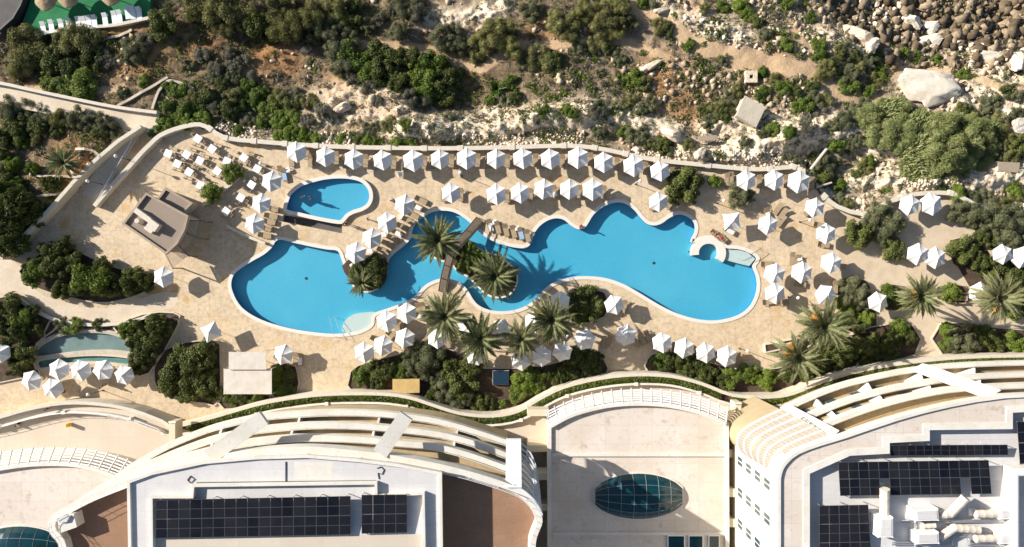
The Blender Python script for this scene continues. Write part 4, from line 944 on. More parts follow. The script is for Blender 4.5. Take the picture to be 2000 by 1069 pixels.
person('person walking toward the diagonal parasols on open deck', 718, 428, -1.4, 'stand', 'whitecloth', 'navy')
person("bather standing in the children's pool near its upper left edge", 592, 385, .4, 'stand', None, 'black', -.05)
person("second bather in the middle of the children's pool shade", 606, 387, 2.2, 'stand', None, 'navy', -.05)
person('person in light blue beside the corner of the planted bed left of the pool', 331, 619, -.6, 'stand', 'bluecloth', 'bluecloth')
person('person in dark clothes standing beside the fifth cafe parasol at lower left', 205, 752, .3, 'stand', 'black', 'black')
person('person in black seated area of the cafe terrace below the parasols', 124, 766, 1.0, 'stand', 'black', 'black')
person('person leaning at the curved balustrade of the left roof terrace', 93, 799, .1, 'stand', 'black', 'navy', 2.4)
person('person crouching beside the railing at the far left roof terrace', 29, 833, .5, 'sit', 'whitecloth', 'navy', 2.4)
person('person in white beside a table under the middle palms', 892, 682, .5, 'stand', 'whitecloth', 'whitecloth')
person('person with a white top near the diagonal row, left of its top parasol', 762, 391, .5, 'sit', 'whitecloth', 'whitecloth', .1)
person('person in blue standing below the right palm near the lower parasols', 1108, 658, .9, 'stand', 'bluecloth', 'whitecloth')
# ================================================================ podium and hotel
def lerp_line(a, b, f): return [tuple(Vector(p).lerp(Vector(q), f)) for p, q in zip(a, b)]
def resample(line, n):
    line = [Vector(p) for p in line]; d = [0]
    for i in range(1, len(line)): d.append(d[-1] + (line[i] - line[i - 1]).length)
    out = []
    for k in range(n):
        t = d[-1] * k / (n - 1); i = 1
        while i < len(d) - 1 and d[i] < t: i += 1
        f = (t - d[i - 1]) / max(1e-9, d[i] - d[i - 1]); out.append(tuple(line[i - 1].lerp(line[i], f)))
    return out
PZ = 2.4
pod_px = [(-140, 850), (-60, 826), (0, 812), (60, 795), (130, 783), (200, 785), (265, 797), (322, 818), (345, 828), (420, 810), (500, 787), (560, 775), (640, 766), (740, 765), (800, 772), (850, 788), (900, 803), (960, 808), (1010, 799), (1050, 776),
          (1100, 752), (1170, 735), (1240, 728), (1310, 731), (1370, 746), (1430, 768), (1500, 771), (1545, 764), (1600, 742), (1680, 719), (1780, 703), (1880, 694), (2000, 691), (2140, 690)]
podl = smooth(PX(pod_px, PZ), 3)
pod = thing('hotel_podium', 'pale terraced podium with curved garden walls that carries the hotel wings', 'building')
body = podl + [P(2140, 1500, PZ).xy.to_tuple(), P(-140, 1500, PZ).xy.to_tuple()]
MB().prism(ccw(body), -.1, PZ - .004).build('base_wall', M['cream'], pod)
sheet('terrace_floor', ccw(body), [], PZ, M['terrace'], None, pod)
inn = podl
MB().strip(podl, .02, -.45, PZ - .6, PZ + .75).build('outer_garden_wall', M['cap'], pod)
MB().strip(offset(podl, -1.55), .14, -.16, PZ, PZ + .8).build('inner_parapet', M['white'], pod)
MB().strip(offset(podl, -.92)[24:], .46, -.46, PZ, PZ + .3).build('hedge_soil', M['soil'], pod)
for k in range(0, len(podl) - 3, 6):
    p = offset(podl, -1.55)[k]; MB().box(p[0], p[1], PZ + .45, .5, .5, 1.05).build('parapet_pier', M['white'], pod)

def tiers(root, bands, close, wallmat='tanwall'):
    """stepped balconies: bands are (px line, parapet-top z) from the lowest up"""
    for k, (ln, z, w) in enumerate(bands):
        l = smooth(PX(ln, z), 3); fz = z - .85
        foot = l + [P(x, y, z).xy.to_tuple() for x, y in close]
        low = -.1 if k == 0 else bands[k - 1][1] - .85
        inset = offset(l, -1.2); foot2 = inset + [P(x, y, z).xy.to_tuple() for x, y in close]
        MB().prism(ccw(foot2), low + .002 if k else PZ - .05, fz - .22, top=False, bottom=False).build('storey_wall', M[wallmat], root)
        MB().prism(ccw(foot), fz - .22, fz).build('balcony_floor', M['balcony'], root)
        MB().strip(l, .03, -w, fz - .28, z, False).build('balcony_parapet', M['white'], root)
        r_ = offset(l, -w * .8); m = MB(); m.tube([(x, y, z + .22) for x, y in r_], .03, 4)
        for i in range(0, len(r_), 2): m.tube([(r_[i][0], r_[i][1], z - .05), (r_[i][0], r_[i][1], z + .22)], .02, 4)
        m.build('railing', M['metal'], root)
        if k > 0:
            a = resample(smooth(PX(bands[k - 1][0], bands[k - 1][1]), 3), 17); b_ = resample(inset, 17)
            for j in range(2, 15, 3):
                q0, q1 = Vector(offset(a, -.8)[j]), Vector(b_[j]); zz = bands[k - 1][1]
                if (q1 - q0).length < 3: MB().strip([tuple(q0), tuple(q1)], .13, -.13, zz - .85, [zz + .2, fz - .24]).build('partition_wall', M['white'], root)
            # glazed doors on the set-back storey wall
            w_ = offset(l, -1.16); m = MB()
            for j in range(1, len(w_) - 1, 2):
                p0, p1 = Vector(w_[j]), Vector(w_[j + 1]); c_ = (p0 + p1) / 2; dd = p1 - p0
                if dd.length > .8: m.box(c_.x, c_.y, low + 1.15, dd.length * .75, .05, 2.1, math.atan2(dd.y, dd.x))
            m.build('glazed_doors', M['glass'], root)
def slab(root, a, b, za, zb, w, depth=.5, mt='white'):
    MB().strip([P(*a, za).xy.to_tuple(), P(*b, zb).xy.to_tuple()], w / 2, -w / 2, [za - depth, zb - depth], [za + .12, zb + .12]).build('party_wall', M[mt], root)
def solar(label, quad, z0, z1, nc, nr, skip=()):
    """quad = photo corners (top left, top right, bottom right, bottom left); z0 = top edge height, z1 = bottom edge height"""
    c_ = [P(x, y, z) for (x, y), z in zip(quad, (z0, z0, z1, z1))]
    t = thing('solar_array', label, 'solar panels', (0, 0, 0))
    for i in range(nc):
        for j in range(nr):
            if (i, j) in skip: continue
            def pt(u, v): return c_[0].lerp(c_[1], u).lerp(c_[3].lerp(c_[2], u), v)
            m = MB(); u0, u1, v0, v1 = i / nc, (i + 1) / nc, j / nr, (j + 1) / nr
            q = [pt(u0, v0), pt(u1, v0), pt(u1, v1), pt(u0, v1)]; nrm = (q[2] - q[0]).cross(q[1] - q[0]).normalized(); nrm = nrm if nrm.z > 0 else -nrm
            g = .008 / nc * 10 * 0 + .0
            def blk(a0, a1, b0, b1, h0, h1, mi):
                A = [q[0].lerp(q[1], a).lerp(q[3].lerp(q[2], a), b_) for a, b_ in ((a0, b0), (a1, b0), (a1, b1), (a0, b1))]
                m.add([p + nrm * h0 for p in A] + [p + nrm * h1 for p in A], [(3, 2, 1, 0), (4, 5, 6, 7), (0, 1, 5, 4), (1, 2, 6, 5), (2, 3, 7, 6), (3, 0, 4, 7)], mi)
            blk(.01, .99, .006, .994, -.04, 0, 1)
            for h in range(2):
                blk(.035, .965, .018 + h * .49, .484 + h * .49, .001, .006, 0)
            m.build('solar_panel', [M['panel'], M['panelline']], t)
    m = MB()
    for u in np.linspace(.02, .98, max(3, nc // 2)):
        a = c_[0].lerp(c_[1], u); b_ = c_[3].lerp(c_[2], u)
        for p in (a, b_): m.box(p.x, p.y, (p.z + zroof) / 2 - .05, .07, .07, max(.05, p.z - zroof - .1))
    m.build('mounting_frame', M['metal'], t)
    return t
def bx_px(root, name, quad, z, h, mt, bev=0):
    q = ccw(PX(quad, z)); return MB().prism(q, z - h, z).build(name, M[mt], root)
# ---------------- left wing
lw = thing('hotel_wing', 'left curved hotel wing with stepped white balconies, brown terraces and solar roof', 'building')
zroof = 24.5
b4 = [(118, 1090), (113, 1062), (97, 1042), (94, 1020), (106, 1003), (140, 985), (180, 965), (240, 941), (300, 919), (380, 897), (450, 885), (520, 877), (600, 873), (680, 879), (760, 889), (840, 903), (920, 922), (1000, 948), (1034, 968), (1054, 995), (1059, 1020), (1051, 1042), (1046, 1062), (1046, 1100)]
b3 = [(138, 984), (200, 948), (250, 926), (300, 908), (350, 891), (400, 878), (450, 866), (520, 856), (600, 851), (700, 854), (785, 862), (850, 868), (920, 886), (992, 912)]
b2 = [(168, 965), (230, 928), (290, 901), (340, 880), (400, 858), (450, 845), (500, 836), (600, 827), (700, 828), (780, 835), (860, 845), (930, 863), (992, 886)]
b1 = [(200, 948), (250, 910), (300, 880), (340, 860), (400, 836), (450, 822), (500, 812), (560, 806), (640, 802), (720, 803), (790, 809), (860, 820), (930, 840), (996, 862)]
b0 = [(338, 847), (400, 820), (470, 799), (560, 784), (650, 780), (760, 782), (830, 793), (900, 813), (960, 834), (1012, 855)]
cl_ = [(1012, 1200), (180, 1200)]
tiers(lw, [(b1, 13.4, .8), (b2, 16.6, .8), (b3, 19.8, .8)], cl_)
l4 = smooth(PX(b4, 23.0), 3)
foot = l4 + [P(1046, 1300, 23.0).xy.to_tuple(), P(118, 1300, 23.0).xy.to_tuple()]
ins = ccw(offset(ccw(foot), .5, True)); MB().prism(ins, -.1, 21.6, top=False).build('storey_wall', M['cream'], lw)
MB().prism(ccw(foot), 21.6, 21.9).build('brown_terrace_floor', M['brown'], lw)
MB().strip(l4, .03, -.85, 21.5, 23.0).build('balcony_parapet', M['white'], lw)
r_ = offset(l4, -.7); m = MB()
for h in (.45, .9): m.tube([(x, y, 23.0 + h) for x, y in r_], .03, 4)
for i in range(0, len(r_), 2): m.tube([(r_[i][0], r_[i][1], 22.9), (r_[i][0], r_[i][1], 23.9)], .025, 4)
m.build('railing', M['whiteslat'], lw)
slab(lw, (515, 816), (408, 893), 22.1, 23.1, 1.8); slab(lw, (793, 812), (742, 886), 21.4, 23.1, 1.8); slab(lw, (1003, 858), (1003, 952), 15.5, 23.1, 1.9, mt='shade_grey')
mroof = [(256, 942), (300, 926), (400, 905), (500, 896), (600, 893), (700, 901), (780, 911), (858, 926), (862, 1250), (262, 1250)]
mr = ccw(smooth(PX(mroof[:8], zroof), 1) + PX(mroof[8:], zroof))
MB().prism(mr, 21.88, zroof - .002).build('upper_wall', M['cream'], lw); sheet('roof', mr, [], zroof, M['greyroof'], None, lw)
MB().strip(mr, .02, -.32, zroof - .3, zroof + .30, True).build('roof_parapet', M['white'], lw)
well = ccw(PX([(301, 968), (380, 968), (382, 946), (736, 941), (737, 966), (828, 961), (833, 1250), (303, 1250)], zroof))
MB().strip(well, .14, -.14, zroof - .1, zroof + .62, True).build('well_parapet', M['white'], lw)
sheet('white_membrane', ccw(PX([(575, 902), (650, 903), (650, 936), (575, 936)], zroof)), [], zroof + .004, M['white'], None, lw)
for q in ([(330, 1053), (690, 1046), (690, 1069), (330, 1069)],): sheet('cream_membrane', ccw(PX([(306, 1050), (830, 1044), (833, 1200), (304, 1200)], zroof)), [], zroof + .004, M['terrace'], None, lw)
m = MB()
for pts in ([(372, 930), (366, 938), (372, 944), (380, 936), (372, 930)], [(736, 915), (744, 912), (750, 918), (746, 927), (738, 924), (740, 936)], [(558, 902), (558, 940)], [(384, 943), (735, 939)]): m.tube([P(x, y, zroof + .06) for x, y in pts], .05, 5)
m.build('roof_cable', M['dark'], lw)
# right-hand slatted corner screen
oc = smooth(PX([(1003, 858), (1030, 876), (1046, 910), (1053, 955), (1058, 1005)], 14.5), 4); ic = smooth(PX([(1003, 948), (1022, 958), (1040, 974), (1050, 988), (1059, 1006)], 22.9), 4)
m = MB()
for k in range(9):
    f = k / 8; m.strip(lerp_line(oc, ic, f), .10, -.10, 14.5 + 8.3 * f, 14.75 + 8.3 * f)
for i in range(0, len(oc), 4): m.tube([(*oc[i], 14.5), (*ic[i], 22.8)], .07, 5)
m.build('corner_screen', M['shade_grey'], lw)
# terrace structure at the left end
ts = thing('rooftop_shed', 'small white roof structure at the left end of the brown terrace', 'roof shed'); bx_px(ts, 'wall', [(110, 1004), (144, 1004), (150, 1030), (116, 1042)], 23.4, 1.5, 'white'); bx_px(ts, 'roof_hatch', [(114, 1008), (136, 1008), (130, 1020), (116, 1022)], 23.65, .3, 'greyroof')
zroof = 24.5
solar('long solar array of seventeen columns on the left wing roof', [(304, 977), (685, 969), (685, 1045), (304, 1052)], 25.4, 24.95, 17, 2)
solar('short solar array of four columns on the left wing roof', [(706, 967), (795, 966), (795, 1041), (706, 1043)], 25.4, 24.95, 4, 2)
# ---------------- middle building and its twin at far left
def dome(label, cx, cy, hw, hh, z, h):
    t = thing('glass_dome', label, 'skylight', P(cx, cy, z)); k = (H - z) / F; a = hw * k; b_ = hh * k; nu, nv = 14, 10
    wid = lambda u: b_ * (.38 + .62 * max(0, 1 - u * u) ** .75)
    def pt(u, v): return (a * u, wid(u) * v, .06 + h * (1 - v * v) ** .6 * (1 - .75 * u * u))
    vs = [pt(-1 + 2 * i / nu, -1 + 2 * j / nv) for i in range(nu + 1) for j in range(nv + 1)]
    fs = [(i * (nv + 1) + j, (i + 1) * (nv + 1) + j, (i + 1) * (nv + 1) + j + 1, i * (nv + 1) + j + 1) for i in range(nu) for j in range(nv)]
    MB().add(vs, fs).build('glazing', M['teal'], t)
    m = MB()
    for i in range(0, nu + 1, 2): m.tube([Vector(pt(-1 + 2 * i / nu, v)) + Vector((0, 0, .02)) for v in np.linspace(-1, 1, 13)], .024, 4)
    for v in (-.6, -.2, .2, .6): m.tube([Vector(pt(u, v)) + Vector((0, 0, .03)) for u in np.linspace(-1, 1, 15)], .024, 4)
    m.build('mullion', M['mullion'], t)
    rimp = [pt(u, 1)[:2] for u in np.linspace(-1, 1, 15)] + [pt(u, -1)[:2] for u in np.linspace(1, -1, 15)]
    MB().strip(ccw(rimp), .05, -.12, -.1, .15, True).build('kerb', M['white'], t)
    return t
def louvre(root, inner, outer, z, nb):
    a = resample(smooth(PX(inner, z), 3), nb * 2 + 1); b_ = resample(smooth(PX(outer, z), 3), nb * 2 + 1); m = MB()
    for i in range(0, nb * 2 + 1, 2):
        p, q = Vector(a[i]), Vector(b_[i]); d = q - p; m.box((p.x + q.x) / 2, (p.y + q.y) / 2, z + .0, d.length + .5, .10, .12, math.atan2(d.y, d.x))
    m.build('louvre_beam', M['whiteslat'], root); m = MB()
    for k in range(6):
        f = .05 + k * .18; m.strip(lerp_line(a, b_, f), .095, -.095, z - .04, z)
    m.build('louvre_slat', M['whiteslat'], root)
    MB().strip(a, .05, -.35, z - .5, z + .25).build('roof_edge', M['white'], root)
mz = 9.0
mb = thing('hotel_building', 'central low hotel block with fan-shaped front, white louvre crescent and bare roof', 'building')
inner = [(1073, 832), (1110, 812), (1150, 799), (1195, 790), (1245, 787), (1300, 790), (1350, 800), (1385, 811), (1418, 826)]; outer = [(1066, 805), (1105, 786), (1145, 773), (1195, 764), (1245, 761), (1300, 764), (1350, 772), (1385, 782), (1421, 798)]
mp = ccw(smooth(PX(inner, mz), 3) + PX([(1420, 1300), (1074, 1300)], mz))
MB().prism(mp, -.05, mz - .003).build('wall', M['cream'], mb); sheet('roof', mp, [], mz, M['roof'], None, mb)
e = [P(x, y, mz).xy.to_tuple() for x, y in ((1073, 832), (1074, 1300))]; e2 = [P(x, y, mz).xy.to_tuple() for x, y in ((1418, 826), (1420, 1300))]
MB().strip(e, .25, -.3, mz - .6, mz + .32).build('roof_parapet', M['white'], mb); MB().strip(e2, .3, -.25, mz - .6, mz + .32).build('roof_parapet', M['white'], mb)
for yy, hh in ((888, .28), (1042, .22)): MB().strip([P(1078, yy, mz).xy.to_tuple(), P(1416, yy, mz).xy.to_tuple()], .2, -.2, mz - .05, mz + hh).build('roof_upstand', M['white'], mb)
louvre(mb, inner, outer, mz + .3, 19)
dome('teal glass oval dome on the central roof', 1247, 969, 85, 45, mz, 1.5)
for i, (x0, x1) in enumerate(((1304, 1338), (1345, 1374), (1384, 1406))):
    t = thing('roof_skylight', f'flat teal rooflight at the bottom of the central roof, {ordw(i + 1)} from left', 'skylight', group='flat teal rooflights')
    bx_px(t, 'frame', [(x0, 1046), (x1, 1046), (x1, 1090), (x0, 1090)], mz + .25, .25, 'acwhite'); bx_px(t, 'glazing', [(x0 + 2, 1048), (x1 - 2, 1048), (x1 - 2, 1088), (x0 + 2, 1088)], mz + .29, .04, 'teal')
la = thing('hotel_building', 'far left low hotel block with white louvre crescent partly behind the left wing', 'building')
inner2 = [(-120, 940), (-60, 925), (0, 914), (60, 906), (130, 905), (185, 914), (232, 930), (262, 950)]; outer2 = [(-120, 912), (-60, 896), (0, 884), (60, 876), (130, 875), (190, 881), (245, 897), (285, 918)]
mp = ccw(smooth(PX(inner2, mz), 3) + PX([(262, 1300), (-120, 1300)], mz))
MB().prism(mp, -.05, mz - .003).build('wall', M['cream'], la); sheet('roof', mp, [], mz, M['roof'], None, la); louvre(la, inner2, outer2, mz + .3, 20)
dome('teal glass oval dome cut by the bottom left corner', 40, 1072, 85, 45, mz, 1.5)
# balustrade round the far left terrace
bl_ = offset(podl, -1.2)[: 24]; m = MB()
for h in (1.0, 1.35): m.tube([(x, y, PZ + h) for x, y in offset(podl, -1.6)[:24]], .035, 4)
for i in range(0, 24): q = offset(podl, -1.6)[i]; m.tube([(*q, PZ + .7), (*q, PZ + 1.35)], .03, 4)
m.build('terrace_railing', M['whiteslat'], pod)
# ---------------- right wing
zroof = 24.5
rw = thing('hotel_wing', 'right curved hotel wing with white balconies, windowed cream wall and rooftop plant', 'building')
rb1 = [(1528, 800), (1580, 775), (1640, 752), (1710, 734), (1790, 719), (1900, 709), (2080, 704)]; rb2 = [(1560, 819), (1640, 786), (1720, 762), (1800, 746), (1900, 733), (2080, 726)]
rb3 = [(1592, 836), (1650, 812), (1720, 788), (1800, 768), (1890, 755), (2080, 747)]; rb4 = [(1625, 850), (1680, 830), (1760, 805), (1850, 785), (1950, 771), (2080, 765)]
tiers(rw, [(rb1, 8.6, .6), (rb2, 13.8, .6), (rb3, 19.0, .6)], [(2080, 1300), (1640, 1300)])
ro = [(1523, 1300), (1523, 935), (1527, 918), (1537, 903), (1558, 886), (1600, 870), (1650, 855), (1750, 821), (1850, 795), (1960, 777), (2090, 772), (2090, 1300)]
rp = ccw(smooth(PX(ro[1:11], zroof), 2) + PX([ro[11], ro[0]], zroof)); rwell = ccw(PX([(1581, 925), (1660, 890), (1737, 886), (1737, 865), (1815, 861), (1815, 840), (1977, 838), (1977, 806), (2060, 802), (2060, 1250), (1581, 1250)], zroof))
rp_in = [((x + .4, y - 1.5) if x > P(1552, 0, zroof).x and y > -28 else (x, y)) for x, y in rp]
MB().prism(rp_in, -.1, zroof - .93, top=False).build('wall', [M['cream']], rw); MB().prism(rp, zroof - .93, zroof - .885).build('roof_overhang', M['white'], rw)
sheet('roof_walkway', rp, [rwell], zroof, M['roof'], None, rw); sheet('roof_well', rp, [], zroof - .88, M['greyroof'], None, rw)
MB().strip(rp, .03, -.35, zroof - .92, zroof + .25, True).build('roof_parapet', M['white'], rw); MB().strip(rwell, .0, -.75, zroof - .9, zroof + .10, True).build('well_edge', M['white'], rw)
slab(rw, (1532, 800), (1626, 852), 10.5, 23.3, 2.0, 1.2); slab(rw, (1800, 719), (1940, 770), 10.5, 23.2, 1.9, 1.2)
wx = P(1523, 1000, zroof).x
for zz in (11.2, 14.4, 17.6, 20.8):
    for yy in (-25.2, -29.4, -33.6):
        t = MB(); t.box(wx - .02, yy, zz, .12, 1.35, 2.0).build('window', M['whiteslat'], rw); f_ = rw.children[-1]
        MB().box(wx - .09, yy - .32, zz, .03, .52, 1.8).build('pane', M['glass'], f_); MB().box(wx - .09, yy + .32, zz, .03, .52, 1.8).build('pane', M['glass'], f_)
o1 = smooth(PX([(1528, 800), (1490, 818), (1458, 837), (1443, 856), (1446, 878), (1462, 893)], 17.5), 4); i1_ = smooth(PX([(1622, 852), (1585, 866), (1555, 880), (1535, 895), (1524, 912), (1519, 930)], 22.9), 4)
pg = MB(); ps = MB(); n_ = 7; nL = len(o1)
for k in range(n_):
    f = k / (n_ - 1); l = lerp_line(o1, i1_, f); z_ = [17.4 + 5.4 * f - .9 * (i / nL) ** 2 for i in range(nL)]
    pg.strip(l, .075, -.075, [z - .2 for z in z_], z_)
for i in range(0, nL):
    for k in range((n_ - 1) * 2):
        f = (k + .5) / ((n_ - 1) * 2); p = lerp_line(o1, i1_, f)[i]; q = lerp_line(o1, i1_, f)[min(i + 1, nL - 1)]
    pts = [(*lerp_line(o1, i1_, f)[i], 17.32 + 5.4 * f - .9 * (i / nL) ** 2) for f in np.linspace(0, 1, 9)]; ps.tube(pts, .03, 4)
for k in range(40):
    f = (k + .5) / 40; l = lerp_line(o1, i1_, f); z_ = [17.26 + 5.4 * f - .9 * (i / nL) ** 2 for i in range(nL)]
    ps.strip(l, .055, -.055, [z - .03 for z in z_], z_)
pg.build('pergola_beam', M['whiteslat'], rw); ps.build('pergola_slat', M['tanslat'], rw)
fl = o1 + i1_[::-1]; 
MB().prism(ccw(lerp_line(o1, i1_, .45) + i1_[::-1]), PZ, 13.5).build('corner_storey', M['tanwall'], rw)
# rooftop plant
zroof = 23.62
solar('slim single-row solar array at the top of the right wing roof well', [(1739, 870), (1968, 869), (1969, 889), (1740, 890)], 24.50, 24.20, 14, 1)
solar('wide fifteen-column solar array with two gaps on the right wing roof', [(1637, 903), (1931, 899), (1937, 965), (1641, 969)], 25.00, 24.40, 15, 2, {(4, 1), (12, 1)})
solar('five-column solar array at the lower left of the right wing roof', [(1600, 988), (1696, 986), (1702, 1095), (1600, 1097)], 24.80, 24.30, 5, 3)
solar('solar array cut by the right frame edge on the right wing', [(1986, 824), (2060, 822), (2060, 905), (1992, 907)], 24.50, 24.20, 4, 2)
pz = 23.62
def duct(label, pts, r, box=None):
    t = thing('roof_duct', label, 'duct')
    for i in range(len(pts) - 1):
        a, b_ = P(*pts[i][:2], pts[i][2]), P(*pts[i + 1][:2], pts[i + 1][2]); n = max(2, int((b_ - a).length / .7)); m = MB(); L_n = []; R_n = []
        for k in range(n * 3 + 1): L_n.append(a.lerp(b_, k / (n * 3))); R_n.append(r * (1.06 if k % 3 == 0 else 1.0))
        m.tube(L_n, R_n, 12).build('duct_section', M['duct'], t, False)
    for p in pts[1:-1]: MB().ball(P(*p[:2], p[2]), r * 1.03, 12, 8).build('elbow', M['duct'], t, True)
    a = P(*pts[0][:2], pts[0][2]); 
    MB().box(a.x, a.y, pz + .1, .8, .8, .25).build('base_plinth', M['acwhite'], t)
def unit(label, quad, h):
    t = thing('air_handling_unit', label, 'air handler'); bx_px(t, 'casing', quad, pz + h, h, 'acwhite'); q = ccw(PX(quad, pz + h)); MB().prism(offset(q, .18, True), pz + h, pz + h + .06).build('lid', M['greyroof'], t)
    for i in range(4): MB().box(q[i][0], q[i][1], pz + h / 2, .09, .09, h + .04).build('corner_post', M['acwhite'], t)
unit('white box unit below the vertical duct on the right roof', [(1718, 1012), (1744, 1011), (1744, 1050), (1716, 1050)], 1.9)
unit('white box unit left of the bent duct on the right roof', [(1786, 996), (1832, 994), (1833, 1017), (1789, 1018)], 1.6); unit('white box unit at the lower middle of the right roof', [(1791, 1042), (1833, 1040), (1834, 1062), (1791, 1063)], 1.6)
unit('narrow white unit beside the two-drum duct at right', [(1953, 995), (1973, 995), (1973, 1014), (1953, 1015)], 1.2); unit('lowest white unit at the right side of the roof plant', [(1953, 1044), (1975, 1043), (1975, 1062), (1953, 1063)], 1.2)
duct('vertical fat duct rising between solar panels on the right roof', [(1728, 955, 24.80), (1728, 988, 24.50), (1727, 1012, 24.40)], .52); duct('bent fat duct rising diagonally to the right on the right roof', [(1834, 1006, 24.40), (1856, 1003, 24.50), (1886, 972, 25.20)], .5)
duct('two-drum horizontal duct near the right roof edge', [(1905, 1004, 24.30), (1950, 1004, 24.30)], .45); duct('elbowed duct in the middle of the roof plant', [(1836, 1050, 24.30), (1864, 1031, 24.40), (1912, 1035, 24.40)], .45); duct('lowest horizontal duct near the right roof edge', [(1905, 1052, 24.30), (1951, 1052, 24.30)], .42)
duct('short pale duct joint beside the pipe manifold', [(1803, 1027, 24.20), (1826, 1026, 24.30)], .32)
t = thing('pipe_run', 'parallel grey service pipes crossing the plant area of the right roof', 'pipes')
for i, pts in enumerate(([(1760, 1018), (1960, 1016)], [(1762, 1021), (1962, 1019)], [(1788, 1000), (1788, 1095)], [(1742, 1064), (1860, 1064), (1860, 1048), (1890, 1048), (1890, 1066), (1970, 1066)], [(1742, 1060), (1856, 1060), (1856, 1044), (1894, 1044), (1894, 1062), (1970, 1062)], [(1973, 1016), (1973, 1095)])):
    MB().tube([P(x, y, 24.00) for x, y in pts], .09 if i != 2 else .14, 6).build('pipe', M['metal'], t)
t = thing('roof_stairwell', 'white stair housing wall at the far right edge of the roof', 'roof house'); bx_px(t, 'wall', [(1977, 915), (2060, 912), (2060, 928), (1990, 930), (1990, 1095), (1977, 1095)], 25.10, 1.4, 'white'); bx_px(t, 'coping', [(1979, 917), (2058, 914), (2058, 926), (1988, 928), (1988, 1093), (1979, 1093)], 25.16, .08, 'acwhite')
# rear ducts on the ground between blocks, link walls
t = thing('link_wall', 'cream link walls stepping between the left wing and the central block', 'wall')
for y, z in ((800, 5.5), (870, 6.5), (925, 8.5), (985, 8.5)): bx_px(t, 'link_beam', [(1030, y), (1072, y), (1072, y + 13), (1030, y + 13)], z, 3.0 if y > 900 else z - PZ, 'cream')
t = thing('link_wall', 'cream link walls stepping between the central block and right wing', 'wall')
for y, z in ((878, 8), (955, 9), (1014, 9)): bx_px(t, 'link_beam', [(1421, y), (1462, y), (1462, y + 16), (1421, y + 16)], z, 3.0, 'cream')
t = thing('ground_duct', 'pair of fat grey ducts in the gap at the bottom left of the right wing', 'duct'); 
for dx in (0, 1.4): p0, p1 = P(1448, 1040, 8), P(1466, 1082, 8); MB().tube([p0 + Vector((dx, -dx, 0)), p1 + Vector((dx, -dx, 0))], .62, 12).build('duct_section', M['duct'], t)
t = thing('podium_court', 'small sunken cream court with white walls left of the right wing corner', 'courtyard'); bx_px(t, 'wall', [(1436, 786), (1448, 786), (1448, 862), (1436, 862)], 6.2, 2.2, 'cream'); bx_px(t, 'wall_cap', [(1435, 786), (1449, 786), (1449, 790), (1435, 790)], 6.4, .2, 'white')
t = thing('podium_court', 'small cream court with white wall between far left terrace and left wing', 'courtyard'); bx_px(t, 'wall', [(330, 824), (342, 824), (342, 872), (330, 872)], 6.2, 2.2, 'cream'); bx_px(t, 'wall_cap', [(329, 823), (343, 823), (343, 827), (329, 827)], 6.4, .2, 'white')
# ================================================================ plants
def leaf_mesh(name, pos, nrm, size, aspect, matl, extra=None):
    n = len(pos); r = RNG
    nrm = nrm / np.linalg.norm(nrm, axis=1, keepdims=True)
    t = r.normal(size=(n, 3)); t -= nrm * (t * nrm).sum(1, keepdims=True); t /= np.linalg.norm(t, axis=1, keepdims=True); u = np.cross(nrm, t)
    s = (size * r.uniform(.65, 1.3, n))[:, None]; a = t * s; b_ = u * s * aspect
    V = np.stack([pos - a, pos - b_ * .9 + nrm * s * .12, pos + a, pos + b_ * .9 + nrm * s * .12], 1).reshape(-1, 3)
    Fc = np.arange(4 * n).reshape(-1, 4)
    if extra is not None:
        ev, ef = extra; Fq = [tuple(f) for f in Fc] + [tuple(i + 4 * n for i in f) for f in ef]; V = np.concatenate([V, ev])
        me_ = bpy.data.meshes.new(name); me_.from_pydata(V.tolist(), [], Fq)
    else:
        me_ = bpy.data.meshes.new(name); me_.vertices.add(len(V)); me_.vertices.foreach_set('co', V.ravel().astype(np.float32)); me_.loops.add(4 * n); me_.loops.foreach_set('vertex_index', Fc.ravel().astype(np.int32)); me_.polygons.add(n); me_.polygons.foreach_set('loop_start', np.arange(0, 4 * n, 4, dtype=np.int32)); me_.update(calc_edges=True)
    me_.materials.append(matl); return me_
_bm = bmesh.new(); bmesh.ops.create_icosphere(_bm, subdivisions=2, radius=1); ICO_V = np.array([v.co[:] for v in _bm.verts]); ICO_F = [tuple(v.index for v in f.verts) for f in _bm.faces]; _bm.free()
_bm = bmesh.new(); bmesh.ops.create_icosphere(_bm, subdivisions=1, radius=1); ICO1_V = np.array([v.co[:] for v in _bm.verts]); ICO1_F = [tuple(v.index for v in f.verts) for f in _bm.faces]; _bm.free()
